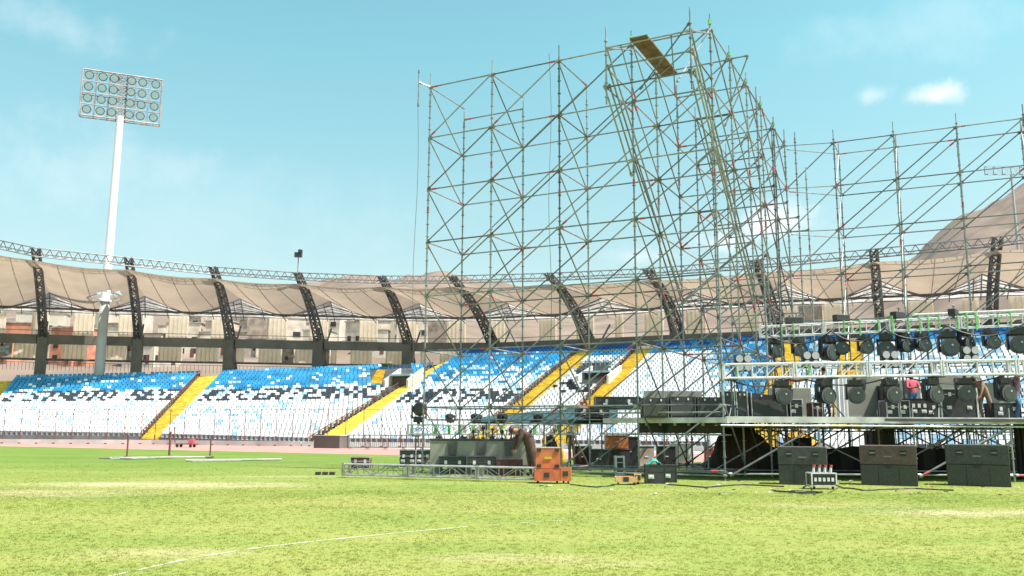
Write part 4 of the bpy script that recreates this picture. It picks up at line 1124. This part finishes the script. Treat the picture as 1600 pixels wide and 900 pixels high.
# amplifier rack with red-topped bottles/plugs
p = gd(1289, 765); t = thing('amplifier_rack', 'small wheeled metal rack of red plugs in front of the left subwoofer', 'rack', (p.x, p.y+.25, 0))
MB().box((0, 0, .27), (.66, .42, .30)).build('body', M['case'], t)
e = MB()
for z in (.10, .44):
    for sy in (-1, 1): e.box((0, sy*.22, z), (.70, .03, .03))
    for sx in (-1, 1): e.box((sx*.34, 0, z), (.03, .44, .03))
for sx in (-1, 1):
    for sy in (-1, 1): e.box((sx*.34, sy*.22, .27), (.035, .035, .36))
e.build('frame', M['alu'], t)
for i in range(5): MB().box((-.24+i*.12, -.225, .27), (.07, .02, .10)).build('socket', M['alu'], t)
for i in range(4):
    o = MB().tube((-.24+i*.16, -.05, .42), (-.24+i*.16+.02, -.08, .60), .045, 8, r2=.03).build('plug', M['white'], t)
    MB().tube((-.24+i*.16+.02, -.08, .60), (-.24+i*.16+.03, -.08, .67), .04, 8).build('cap', M['red'], o)
for sx in (-1, 1): MB().tube((sx*.26-.02, -.15, .045), (sx*.26+.02, -.15, .045), .045, 8).build('castor', M['black'], t)
cb = MB();  # dark loops laid where the rack's cast shadow falls on the grass
for k in range(2):
    q = gd(1237+k*22, 771); pts_ = [Vector((q.x+.5*math.sin(a*.9+k)*.8, q.y+.25*math.cos(a*1.3), .025+.004*a)) for a in range(9)]
    cb.path(pts_, .022, 5)
tag(cb.build('cable', M['black']), 'dark cable coil lying on the grass left of the amplifier rack', 'cable')
cb = MB(); q = gd(1250, 757); cb.path([gd(1255, 762, .03), gd(1262, 757, .03), gd(1270, 759, .06), gd(1276, 755, .25)], .02, 5); cb.path([gd(1302, 756, .25), gd(1311, 760, .03), gd(1320, 763, .03)], .02, 5)
tag(cb.build('cable', M['black']), 'black cables plugged into the small amplifier rack', 'cable')
cb = MB()
for px in (497, 508, 519): a = gd(px, 742); cb.box((a.x, a.y, .05), (.16, .25, .1))
tag(cb.build('cable_scraps', M['black']), 'small dark cable scraps on the grass left of the truss', 'cable')

# ---- things on the platform
def on_deck(px, D): p = at(px, 655, D); return Vector((p.x, D, DK))
def deck_case(x0, x1, y0, D, label, **k):
    p = on_deck((x0+x1)/2, D); w = (x1-x0)*D/1340; top_ = at((x0+x1)/2, y0, D).z
    return flight_case(p, w, k.pop('d', .6), top_-DK, label, **k)
# curved row of line array boxes
arr = [(1003, 1043, 634, 640), (1045, 1085, 632, 640), (1087, 1127, 633, 640), (1129, 1146, 624, 636), (1148, 1166, 624, 636), (1170, 1228, 626, 640)]
def array_box(x0, x1, yt, D, label, i, h0=None):
    p = on_deck((x0+x1)/2, D); w = (x1-x0)*D/1340; h = (at(x0, yt, D).z-DK)
    t = thing('line_array_speaker', label, 'speaker', p, 0, 'line array speakers lying on the platform')
    dr = .10 if i == 5 else 0
    MB().add([(-w/2, -.3, 0), (w/2, -.3, 0), (w/2, .3, 0), (-w/2, .3, 0), (-w/2, -.3, h), (w/2-.05, -.3, h-dr*1.4), (w/2-.05, .3, h-dr*1.4), (-w/2, .3, h)],
             [(3,2,1,0),(4,5,6,7),(0,1,5,4),(1,2,6,5),(2,3,7,6),(3,0,4,7)]).build('cabinet', M['case'], t)
    MB().box((0, -.31, h*.42), (w*.86, .02, h*.62)).build('grille', M['grille'], t)
    for sx in (-1, 1): MB().tube((sx*w*.46, -.33, .02), (sx*w*.46-.02*(i > 2), -.33, h+.03-dr*(sx > 0)), .02, 5).build('rigging_bar', M['alu'] if i > 2 else M['steel_dark'], t)
    for sx in (-1, 1): MB().box((sx*w*.2, -.325, h*.88), (.05, .02, .07)).build('rigging_pin', M['alu'], t)
for i, (x0, x1, yt, _) in enumerate(arr): array_box(x0, x1, yt-12, 30.4, 'black line array speaker on the left part of the platform, ' + ordw(i, 6), i)
# under row hanging in front, lower
lowr = [(905, 948, 648, 33.6), (950, 1000, 645, 32.4)]
for i, (x0, x1, y, D) in enumerate(((1042, 1084, 663, 31.2), (1086, 1126, 663, 30.6), (998, 1040, 662, 31.8))):
    p = at((x0+x1)/2, y, D); w = (x1-x0)*D/1340
    flight_case((p.x, p.y, 1.5), w, .5, .50, 'black speaker cabinet slung under the array boxes, '+('middle', 'right', 'left')[i]+' of three', body='grille', edge='case', latches=2, handles=0, group='slung speaker cabinets')
# carrier rails for them, front of wing (part of scaffold look)
rl = MB()
for z, o_ in ((1.46, -.3), (1.46, .3)): rl.tube(Z(W(2.35, 1.5+o_), z), Z(W(4, .3+o_)+U*.1, z), .03, 6)
rl.tube(Z(W(1, 1.2), 2.2), Z(W(4, .2), 2.2), .03, 6)
tag(rl.build('carrier_rail', M['steel']), 'grey rails carrying the dark speaker cabinets left of the platform', 'rail')
for i, (x0, x1, y0, y1, D, m_) in enumerate(((900, 950, 636, 652, 35.2, 'case'), (930, 998, 620, 640, 33.6, 'case'))):
    p = at((x0+x1)/2, y1, D); w = (x1-x0)*D/1340
    flight_case((p.x, p.y, p.z), w, .6, at(x0, y0, D).z-p.z, ('long black case on the rails above the teal tarpaulin', 'dark case in front of the brown grey board')[i], body=m_, edge='steel_dark', latches=2, handles=2, group='cases on the rails')
o = MB().box((0, 0, .55), (1, .06, 1.1)).build('plain_board', M['case_gray']); p = at(1052, 640, 33.2); o.location = (p.x, p.y, DK); o.scale = (2.2, 1, (at(1050, 611, 33.2).z-DK)/1.1); tag(o, 'brown grey board standing behind the line array speakers', 'board')
# grey-green panels
def panel(x0, x1, y0, D, label, notch=False):
    p = on_deck((x0+x1)/2, D); w = (x1-x0)*D/1340; h = at(x0, y0, D).z-DK
    t = thing('scenery_panel', label, 'panel', p, 0, 'grey green panels standing on the platform')
    bevel(MB().box((0, 0, h/2), (w, .12, h)).build('sheet', M['case_gray'], t))
    MB().box((0, -.075, .05), (w, .04, .10)).build('foot_rail', M['alu'], t)
    MB().slab([(-.1, -.065, h-.05), (.1, -.065, h-.05), (.05, -.065, h-.45), (-.05, -.065, h-.45)], .02).build('pad', M['pad'], t)
panel(1205, 1268, 606, 31.8, 'grey green panel behind the worker in red at the left of the platform')
panel(1324, 1380, 590, 31.8, 'large grey green panel right of the white cloth')
panel(1398, 1440, 594, 33.4, 'grey green panel partly hidden by black lights in the middle of the platform')
panel(1462, 1535, 588, 33.0, 'grey green panel behind the silver edged flight case')
panel(1545, 1592, 598, 32.0, 'dark grey green panel near the right edge of the platform')
wc = MB(); n = 8; p = on_deck(1317, 31.6); h = at(1317, 588, 31.6).z-DK
for j in range(2):
    for i in range(n+1): wc.v.append((-.22+i*.44/n, .04*math.sin(i*2.3)+.0, j*h))
for i in range(n): wc.f.append((i, i+1, n+2+i, n+1+i)); wc.m.append(0)
o = wc.build('cloth', M['white_cloth']); o.location = p; tag(o, 'white cloth hanging upright between two grey green panels', 'cloth'); o.modifiers.new('t', 'SOLIDIFY').thickness = .02
deck_case(1232, 1250, 624, 30.3, 'black case with thin white lines left of the plum dressed worker', latches=1, handles=1)
deck_case(1266, 1281, 629, 30.2, 'small maroon case at the feet of the plum dressed worker', body='maroon', latches=1, handles=0)
deck_case(1378, 1402, 602, 31.5, 'tall black case beside the large grey green panel', edge='alu', latches=1, handles=1)
deck_case(1381, 1399, 626, 30.0, 'low black case in front of the tall black case', edge='alu', latches=1, handles=1)
deck_case(1402, 1416, 626, 30.0, 'narrow black case between two black boxes in mid platform', latches=1, handles=1)
deck_case(1418, 1444, 623, 30.2, 'black box with small white fittings in mid platform', edge='case', latches=3, handles=2)
deck_case(1446, 1461, 627, 30.2, 'small black box left of the silver edged flight case', edge='case', latches=1, handles=1)
deck_case(1465, 1520, 607, 30.6, 'large black flight case with bright silver edges on the platform', er=.025, handles=2, latches=2, d=.7, lidf=.2)
deck_case(1548, 1588, 630, 30.6, 'low dark case beside the khaki dressed worker', edge='case', latches=2, handles=1)

# teal tarpaulin on rails
tp_ = MB(); nx_, ny_ = 30, 10
for j in range(ny_+1):
    for i in range(nx_+1):
        u, v = i/nx_, j/ny_
        px = 735+(965-735)*u; x0y = 660; 
        ytop = 632 + 22*(1-u)**1.2 if u < .5 else 632+22*(.5**1.2)*max(0, 1-(u-.5)*2)
        D = 36.8-2.0*u+1.2*v; lowy = 661-3*(1-u)
        py = lowy+(ytop-lowy)*v + .8*math.sin(u*19+v*3)
        tp_.v.append(tuple(at(px, py, D)))
for j in range(ny_):
    for i in range(nx_): a = j*(nx_+1)+i; tp_.f.append((a, a+1, a+nx_+2, a+nx_+1)); tp_.m.append(0)
q = at(850, 661, 36); o = tp_.build('tarpaulin', M['teal'], None, q, smooth=True); tag(o, 'dark teal tarpaulin spread over the rails behind the left scaffold', 'tarpaulin'); o.modifiers.new('t', 'SOLIDIFY').thickness = .04
rl = MB().tube(at(668, 656, 37), at(990, 656, 34.2), .03, 6).tube(at(735, 661, 37), at(960, 662, 34.6), .03, 6)
for px in (760, 850, 940): a = at(px, 661, 36.2-(px-760)*.0115); rl.tube(a, (a.x, a.y, 0), .03, 6)
tag(rl.build('support_rail', M['steel_dark']), 'dark rails carrying the teal tarpaulin', 'rail')

# ------------------------------------------------------------------ people
def person(loc, rz, label, J=None, top='brown_cloth', legs='brown_cloth', sleeve=None, cap=None, h=1.0, fat=1.08):
    P = dict(pel=(0, 0, .95), sp=(0, .0, 1.12), ch=(0, 0, 1.34), nk=(0, 0, 1.50), hd=(0, -.02, 1.60), ht=(0, -.01, 1.72),
             sL=(-.18, 0, 1.43), eL=(-.24, .02, 1.14), wL=(-.25, -.06, .90), sR=(.18, 0, 1.43), eR=(.24, .02, 1.14), wR=(.25, -.06, .90),
             hL=(-.09, 0, .90), kL=(-.11, -.02, .50), aL=(-.12, .03, .09), tL=(-.13, -.15, .04), hR=(.09, 0, .90), kR=(.11, -.02, .50), aR=(.12, .03, .09), tR=(.13, -.15, .04))
    if J: P.update(J)
    P = {k: Vector(v)*h for k, v in P.items()}
    RAD = dict(pel=.145, sp=.13, ch=.155, nk=.06, hd=.09, ht=.075, sL=.075, sR=.075, eL=.048, eR=.048, wL=.032, wR=.032, hL=.10, hR=.10, kL=.068, kR=.068, aL=.045, aR=.045, tL=.04, tR=.04)
    names = list(P); verts = [P[n] for n in names]; rad = [RAD[n]*h*(fat if n not in ('hd', 'ht', 'wL', 'wR') else 1) for n in names]; zone = []
    ed = [('pel', 'sp'), ('sp', 'ch'), ('ch', 'nk'), ('nk', 'hd'), ('hd', 'ht'), ('ch', 'sL'), ('sL', 'eL'), ('eL', 'wL'), ('ch', 'sR'), ('sR', 'eR'), ('eR', 'wR'),
          ('pel', 'hL'), ('hL', 'kL'), ('kL', 'aL'), ('aL', 'tL'), ('pel', 'hR'), ('hR', 'kR'), ('kR', 'aR'), ('aR', 'tR')]
    edges = [(names.index(a), names.index(b)) for a, b in ed]
    for s in 'LR':
        w_, e_ = P['w'+s], P['e'+s]; d = (w_-e_).normalized(); side = d.orthogonal().normalized() if abs(d.z) < .5 else Vector((0, 1, 0)).cross(d).normalized()
        fw = side.cross(d).normalized()
        pi = len(verts); verts.append(w_+d*.06*h); rad.append(.03*h); edges.append((names.index('w'+s), pi))
        for k, (off, ln) in enumerate(((-.03, .07), (-.01, .085), (.01, .08), (.03, .06))):
            a = len(verts); verts.append(w_+d*.10*h+fw*off*h); rad.append(.010*h); verts.append(w_+d*(.10+ln*.6)*h+fw*off*1.1*h+side*.012*h); rad.append(.009*h); edges += [(pi, a), (a, a+1)]
        a = len(verts); verts.append(w_+d*.05*h+fw*.045*h); rad.append(.011*h); verts.append(w_+d*.09*h+fw*.06*h); rad.append(.009*h); edges += [(pi, a), (a, a+1)]
    # nose, ears
    hd, ht = P['hd'], P['ht']; up = (ht-hd).normalized(); f0 = Vector((0, -1, 0)); fwd = (f0-up*f0.dot(up)).normalized(); rt = fwd.cross(up)
    me = bpy.data.meshes.new('body_sk'); me.from_pydata([tuple(v) for v in verts], edges, []); ob = bpy.data.objects.new('body_sk', me); col.objects.link(ob)
    sk = ob.modifiers.new('skin', 'SKIN'); sk.use_smooth_shade = True; ob.modifiers.new('sub', 'SUBSURF').levels = 1; ob.modifiers['sub'].render_levels = 1
    for i, r in enumerate(rad): me.skin_vertices[0].data[i].radius = (r, r)
    for i in range(len(verts)): me.skin_vertices[0].data[i].use_root = (i == 0)
    dg = bpy.context.evaluated_depsgraph_get(); em = bpy.data.meshes.new_from_object(ob.evaluated_get(dg)); bpy.data.objects.remove(ob)
    em.materials.clear()
    for m_ in (top, legs, 'skin', 'black'): em.materials.append(M[m_])
    segs = [(P[a], P[b], 'LEG' if b[0] in 'ka' or a == 'pel' and b[0] == 'h' else ('SHOE' if b[0] == 't' and a[0] == 'a' else ('HEAD' if b in ('hd', 'ht') else ('FORE' if b[0] == 'w' else 'TOP')))) for a, b in ed]
    segs += [(P['w'+s], P['w'+s]+(P['w'+s]-P['e'+s]).normalized()*.16*h, 'HAND') for s in 'LR']
    idx = {'LEG': 1, 'SHOE': 3, 'HEAD': 2, 'FORE': 0 if sleeve != 'short' else 2, 'HAND': 2, 'TOP': 0}
    for pl_ in em.polygons:
        c = pl_.center; best = None
        for a, b, k in segs:
            ab = b-a; t_ = max(0, min(1, (c-a).dot(ab)/ab.length_squared)); dd = (c-(a+ab*t_)).length
            if k == 'LEG': dd -= .01
            if best is None or dd < best[0]: best = (dd, k)
        pl_.material_index = idx[best[1]]; pl_.use_smooth = True
    t = thing('person', label, 'person', loc, rz)
    link('body', em, t)
    hc = hd.lerp(ht, .65)
    def ell(c, r3, name, m_, par):
        bm = bmesh.new(); bmesh.ops.create_uvsphere(bm, u_segments=12, v_segments=8, radius=1)
        rm = Matrix((rt, -fwd, up)).transposed()
        for v in bm.verts: v.co = rm @ Vector((v.co.x*r3[0], v.co.y*r3[1], v.co.z*r3[2])) + c
        me_ = bpy.data.meshes.new(name); bm.to_mesh(me_); bm.free(); me_.materials.append(M[m_]); 
        for q in me_.polygons: q.use_smooth = True
        return link(name, me_, par)
    ell(hc-fwd*.022*h+up*.035*h, (.092*h, .10*h, .085*h), 'cap' if cap else 'hair', cap or 'hair', t)
    for sx in (-1, 1): ell(hc+fwd*.083*h+rt*sx*.03*h-up*.015*h, (.011, .008, .009), 'eye', 'black', t)
    ell(hc+fwd*.095*h-up*.04*h, (.014, .02, .022), 'nose', 'skin', t)
    for sx in (-1, 1): ell(hc+rt*sx*.088*h-up*.03*h, (.012, .022, .03), 'ear', 'skin', t)
    ell(hc+fwd*.082*h-up*.078*h, (.025, .008, .006), 'mouth', 'maroon', t)
    if cap: ell(hc+fwd*.12*h+up*.03*h, (.07*h, .08*h, .012*h), 'cap_peak', cap, t)
    return t
# worker bending beside the orange case, facing left
p = gd(829, 744)
person((p.x, p.y, 0), R(-75), 'worker in brown clothes and a red cap leaning down over the maroon boxes',
       dict(sp=(0, -.08, 1.14), ch=(0, -.26, 1.30), nk=(0, -.42, 1.36), hd=(0, -.52, 1.36), ht=(0, -.63, 1.40), sL=(-.17, -.32, 1.34), sR=(.17, -.32, 1.34), eL=(-.2, -.42, 1.06), wL=(-.18, -.48, .80), eR=(.18, -.40, 1.06), wR=(.16, -.50, .80),
            kL=(-.11, .0, .5), kR=(.11, .06, .5), aL=(-.12, .06, .09), aR=(.12, .14, .09), tL=(-.13, -.10, .04), tR=(.13, 0, .04)), cap='maroon', h=1.14, fat=1.5)
p = on_deck(1291, 30.0); person(p, R(180), 'worker in dark plum clothes standing with their back turned beside the maroon case', dict(eL=(-.26, -.05, 1.16), wL=(-.18, -.22, 1.05), eR=(.26, -.05, 1.16), wR=(.2, -.24, 1.08)), 'plum', 'plum')
p = on_deck(1226, 31.0); person(p, R(70), 'worker in a pink red top reaching an arm out to the right over the panel', dict(sp=(0, -.05, 1.13), ch=(0, -.13, 1.33), nk=(0, -.2, 1.46), hd=(0, -.26, 1.54), ht=(0, -.3, 1.65), sL=(-.17, -.15, 1.42), sR=(.17, -.15, 1.42), eL=(-.17, -.44, 1.36), wL=(-.12, -.70, 1.40), eR=(.17, -.44, 1.34), wR=(.1, -.70, 1.36)), 'pink', 'black', 'short')
p = on_deck(1428, 32.2); person(p, R(10), 'worker in a red top behind the black boxes in mid platform', dict(eL=(-.26, -.12, 1.16), wL=(-.1, -.3, 1.18), eR=(.26, -.1, 1.16), wR=(.12, -.3, 1.15)), 'pink', 'jeans', 'short')
p = on_deck(1541, 30.6); person(p, R(-60), 'worker in khaki clothes stooping on the platform right of the silver edged case', dict(sp=(0, -.08, 1.1), ch=(0, -.28, 1.24), nk=(0, -.42, 1.30), hd=(0, -.50, 1.34), ht=(0, -.60, 1.40), sL=(-.17, -.3, 1.3), sR=(.17, -.3, 1.3), eL=(-.2, -.42, 1.03), wL=(-.17, -.5, .8), eR=(.2, -.42, 1.03), wR=(.17, -.52, .8), kL=(-.14, -.08, .5), kR=(.15, .1, .5), aR=(.16, .22, .09), tR=(.16, .06, .04)), 'khaki', 'khaki', 'short')
p = on_deck(1590, 30.4); person(p, R(30), 'worker in blue jeans at the right edge of the photo', dict(kL=(-.16, -.22, .52), kR=(.14, .0, .5), aR=(.13, .12, .09), tR=(.13, -.04, .04), ch=(0, -.1, 1.32), hd=(0, -.18, 1.56), ht=(0, -.2, 1.68), nk=(0, -.13, 1.47)), 'plum', 'jeans')
p = gd(893, 722); person((p.x, p.y, 0), R(160), 'worker in brown seen behind the scaffold right of the orange case', None, 'brown_cloth', 'brown_cloth')
p = gd(1466, 722); person((p.x, p.y, 0), R(20), 'dark crouching figure in the shade beneath the platform', dict(pel=(0, .12, .42), sp=(0, .06, .58), ch=(0, -.04, .78), nk=(0, -.1, .92), hd=(0, -.14, 1.0), ht=(0, -.15, 1.12), sL=(-.18, -.05, .87), sR=(.18, -.05, .87), eL=(-.26, -.2, .66), wL=(-.15, -.36, .55), eR=(.26, -.2, .66), wR=(.15, -.36, .55),
       hL=(-.1, .08, .40), kL=(-.17, -.26, .46), aL=(-.14, .02, .09), tL=(-.15, -.15, .04), hR=(.1, .08, .40), kR=(.17, -.26, .46), aR=(.14, .02, .09), tR=(.15, -.15, .04)), 'plum', 'black')
p = gd(1185, 738)
# ------------------------------------------------------------------ clutter behind and beneath the platform
def clutter(px, py, D, w, d, h, m_, label, name='crate', cat='crate', z=0):
    p = at(px, py, D); t = thing(name, label, cat, (p.x, D, z), random.uniform(-.25, .25), 'boxes seen through the scaffold')
    bevel(MB().box((0, 0, h/2), (w, d, h)).build('body', M[m_], t))
    MB().box((0, 0, h+.015), (w+.04, d+.04, .03)).build('lid', M['steel_dark' if m_ != 'white_cloth' else 'alu'], t)
    MB().box((0, -d/2-.01, h*.55), (.18, .02, .05)).build('handle', M['alu'], t)
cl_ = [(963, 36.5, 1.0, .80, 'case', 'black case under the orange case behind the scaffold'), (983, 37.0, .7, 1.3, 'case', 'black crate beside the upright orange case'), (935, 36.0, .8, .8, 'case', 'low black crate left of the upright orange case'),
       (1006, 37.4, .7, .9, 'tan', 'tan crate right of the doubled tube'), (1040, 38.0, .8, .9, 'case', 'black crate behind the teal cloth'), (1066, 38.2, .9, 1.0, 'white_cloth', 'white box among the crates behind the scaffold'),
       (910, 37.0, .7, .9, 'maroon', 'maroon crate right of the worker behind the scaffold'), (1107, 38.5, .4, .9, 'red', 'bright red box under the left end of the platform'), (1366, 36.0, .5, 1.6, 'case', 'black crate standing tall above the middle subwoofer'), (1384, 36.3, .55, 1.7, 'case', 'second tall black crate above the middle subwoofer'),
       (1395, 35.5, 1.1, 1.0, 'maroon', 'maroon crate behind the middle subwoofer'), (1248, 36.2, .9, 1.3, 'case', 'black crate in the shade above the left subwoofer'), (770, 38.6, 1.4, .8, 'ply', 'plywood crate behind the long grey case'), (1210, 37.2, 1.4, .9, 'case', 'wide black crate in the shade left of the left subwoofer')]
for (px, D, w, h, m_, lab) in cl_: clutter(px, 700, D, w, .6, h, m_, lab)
clutter(963, 700, 36.5, .9, .55, .52, 'orange', 'orange case on a black case behind the scaffold, left of the doubled tube', z=.84)
# pale canvas covers: soft mounds
def mound(px, D, w, h, m_, label, z=0.0, fl=0):
    p = at(px, 700, D); mb = MB(); n, r_ = 18, 7
    for j in range(r_+1):
        a = j/r_*math.pi/2
        for i in range(n):
            b = 2*math.pi*i/n; k = 1+.13*math.sin(b*3+j)+.08*math.sin(b*7)
            mb.v.append((w/2*math.cos(a)*math.cos(b)*k, w*.3*math.cos(a)*math.sin(b)*k, h*math.sin(a)))
    for j in range(r_):
        for i in range(n): mb.f.append((j*n+i, j*n+(i+1) % n, (j+1)*n+(i+1) % n, (j+1)*n+i)); mb.m.append(0)
    mb.f.append(tuple(range(n-1, -1, -1))); mb.m.append(0)
    o = mb.build('covered_heap', M[m_], smooth=True); o.location = (p.x, D, z); tag(o, label, 'heap')
mound(1128, 38.6, 1.6, 1.5, 'white_cloth', 'pale pink white cloth heap under the left end of the platform')
mound(1322, 42.0, 3.4, 1.75, 'white_cloth', 'large white covered heap seen under the platform right of the left subwoofer')
mound(1250, 43.0, 2.0, 1.7, 'gold', 'yellow covered heap seen under the platform above the left subwoofer')
mound(862, 40.5, 1.2, 1.3, 'gold', 'yellow cloth heap just right of the bending worker')
# barrier panels standing on the track behind
bar = None
for i, px in enumerate(range(560, 700, 28)):
    p = gd(px, 702)
    if bar is None:
        bar = thing('crowd_barrier', 'x', 'barrier', p, R(-27), 'barriers on the track by the stand')
        f_ = MB(); f_.tube((-1.1, 0, 1.1), (1.1, 0, 1.1), .03, 5).tube((-1.1, 0, .15), (1.1, 0, .15), .03, 5)
        for k in range(13): f_.tube((-1.1+k*2.2/12, 0, .15), (-1.1+k*2.2/12, 0, 1.1), .012 if k % 12 else .03, 4)
        f_.build('frame', M['rust'], bar)
        for s in (-1, 1): MB().tube((s*.8, -.3, .02), (s*.8, .3, .02), .02, 4).tube((s*.8, 0, .15), (s*.8, 0, .02), .02, 4).build('foot', M['rust'], bar)
        o = bar
    else: o = dup(bar, p, R(-27), '')
    o.location = p; o['label'] = 'brown crowd barrier on the track left of the scaffold, ' + ordw(i, 5)
# concrete box at the foot of the wide stairs
p = find(B2, 515, 697); t = thing('stair_plinth', 'dark grey concrete block at the foot of the wide yellow stairs', 'block', (gd(518, 700).x, gd(518, 700).y, 0), R(-25))
MB().box((0, 0, .5), (2.6, 1.4, 1.0)).build('block', M['beam'], t); MB().box((0, 0, 1.03), (2.7, 1.5, .06)).build('cap', M['pale_concrete'], t)
# steeplechase-like frames lying out on the turf
f1 = thing('goal_frame', 'long thin metal frame with three upright posts on the far turf', 'frame', gd(264, 715))
org = gd(264, 715)
mb = MB()
for px in (198, 264, 328):
    b = gd(px, 716); tp2 = b+Vector((0, 0, 1.2 if px != 264 else 1.4)); mbp = MB().tube(b, tp2, .045 if px != 264 else .06, 6).box((b.x, b.y, .05), (.3, .3, .1)); mbp.build('post', M['rust'], f1, org)
mb.tube(gd(172, 715, .1), gd(328, 714, .1), .035, 5).tube(gd(262, 713, .12), gd(330, 713.5, .12), .04, 5)
mb.build('rail', M['dull_alu'], f1, org)
q = MB().path([gd(155, 715, .08), gd(205, 716.5, .08), gd(262, 714.5, .08)], .05, 5).tube(gd(172, 717, .06), gd(215, 716, .06), .03, 5)
tag(q.build('pole', M['dull_alu']), 'pale bent pole lying on the turf by the left upright post', 'pole')
q = MB().tube(gd(290, 719.5, .07), gd(440, 717.8, .07), .05, 6).tube(gd(300, 721, .05), gd(385, 719, .05), .03, 5)
tag(q.build('pole', M['dull_alu']), 'long pale pole lying on the turf right of the upright posts', 'pole')
# red mower-like trolley by the track
p = gd(290, 699); t = thing('trolley', 'small red trolley parked on the track behind the upright posts', 'trolley', p, R(-10))
MB().box((0, 0, .28), (1.7, .6, .06)).build('bed', M['rust'], t); MB().box((.55, 0, .5), (.5, .5, .38), taper=(.6, .7)).build('seat_box', M['red'], t)
MB().tube((-1, 0, .4), (-1.1, 0, 1.7), .05, 5).build('handle', M['rust'], t)
for sx in (-1, 1):
    for sy in (-1, 1): MB().tube((sx*.6, sy*.3-.04, .13), (sx*.6, sy*.3+.04, .13), .13, 10).build('wheel', M['black'], t)

# ------------------------------------------------------------------ rigging extras and loose cables
for i, (px, py) in enumerate(((1245, 500), (1322, 493), (1412, 489), (1498, 484))):
    u = (px-1187)/(1640-1187); p = TB0.lerp(TB1, u)
    t = thing('chain_hoist', 'black chain hoist on top of the upper stage truss, '+ordw(i, 4), 'hoist', p+Vector((0, 0, .24)), .3*i, 'chain hoists on the upper truss')
    bevel(MB().box((0, 0, .16), (.62, .26, .24)).build('motor_body', M['case'], t)); MB().tube((.1, 0, .28), (.1, 0, .42), .03, 6).tube((.1, -.05, .42), (.1, .05, .46), .03, 6).build('hook', M['steel'], t)
    MB().box((-.2, 0, .0), (.2, .2, .14)).build('chain_bag', M['pad'], t)
def sag(p, q, d, rad, label, n=14, m='black'):
    mb = MB(); mb.path([Vector(p).lerp(Vector(q), k/n)-Vector((0, 0, d*4*(k/n)*(1-k/n))) for k in range(n+1)], rad, 5)
    tag(mb.build('cable', M[m], None, p), label, 'cable')
tp__ = [(1195, 1300), (1300, 1385), (1385, 1480), (1480, 1600)]
for i, (a, b) in enumerate(tp__):
    P_ = lambda px: TB0.lerp(TB1, (px-1187)/453)+Vector((0, -.3, -.1))
    sag(P_(a), P_(b), .45, .028, 'black cable sagging along the upper stage truss, '+ordw(i, 4))
for i, (a, b) in enumerate(((1135, 1250), (1250, 1410), (1410, 1590))):
    P_ = lambda px: TA0.lerp(TA1, (px-1127)/513)+Vector((0, .32, -.15))
    sag(P_(a), P_(b), .35, .025, ('left', 'middle', 'right')[i]+' black cable sagging behind the lower stage truss')
random.seed(21)
def run(pts, rad, label):
    mb = MB(); P_ = [gd(x, y, .02) for x, y in pts]; out_ = []
    for a, b in zip(P_[:-1], P_[1:]):
        for k in range(6): q = a.lerp(b, k/6); out_.append(q+Vector((random.uniform(-.05, .05), random.uniform(-.08, .08), 0)))
    out_.append(P_[-1]); mb.path(out_, rad, 5); tag(mb.build('cable', M['black'], None, P_[0]), label, 'cable')
run([(1045, 757), (1100, 761), (1160, 757), (1225, 760)], .02, 'black cable on the grass between the teal cloth box and the left subwoofer')
run([(1320, 762), (1350, 766), (1420, 763), (1490, 766)], .02, 'black cable on the grass in front of the middle and right subwoofers')
run([(892, 757), (930, 761), (960, 758)], .018, 'black cable on the grass between the orange case and the plywood tray')
lt = MB()
for i in range(70):
    q = gd(random.uniform(840, 1590), random.uniform(748, 775)); a = random.uniform(0, 3)
    lt.box((q.x, q.y, .03), (random.uniform(.03, .16), random.uniform(.02, .06), .02), i % 3, a)
tag(lt.build('litter', [M['ply'], M['white_cloth'], M['black']]), 'small scraps of tape, wood and cable ties scattered on the grass', 'litter', kind='stuff')

mound(1158, 33.6, 2.6, 1.75, 'brown_tarp', 'large dark brown tarpaulin heap under the left end of the platform')
for i in range(13):
    px = 738+i*7.6; p = gd(px, 741); t = thing('clamp', 'small lamp clamp standing on the long grey case, '+ordw(i, 13), 'clamp', (p.x, p.y+.35+.2*(i % 3), bh+.06), .4*i, 'lamp clamps on the grey case')
    m_ = ('maroon', 'dull_alu', 'black', 'ply')[i % 4]
    MB().tube((0, 0, 0), (0, 0, .05), .07, 8).tube((0, 0, .05), (0, 0, .24+.06*(i % 3)), .028, 6).build('stem', M[m_], t)
    MB().tube((-.05, 0, .27+.06*(i % 3)), (.05, 0, .27+.06*(i % 3)), .06, 8).build('jaw', M['alu' if i % 2 else 'black'], t)
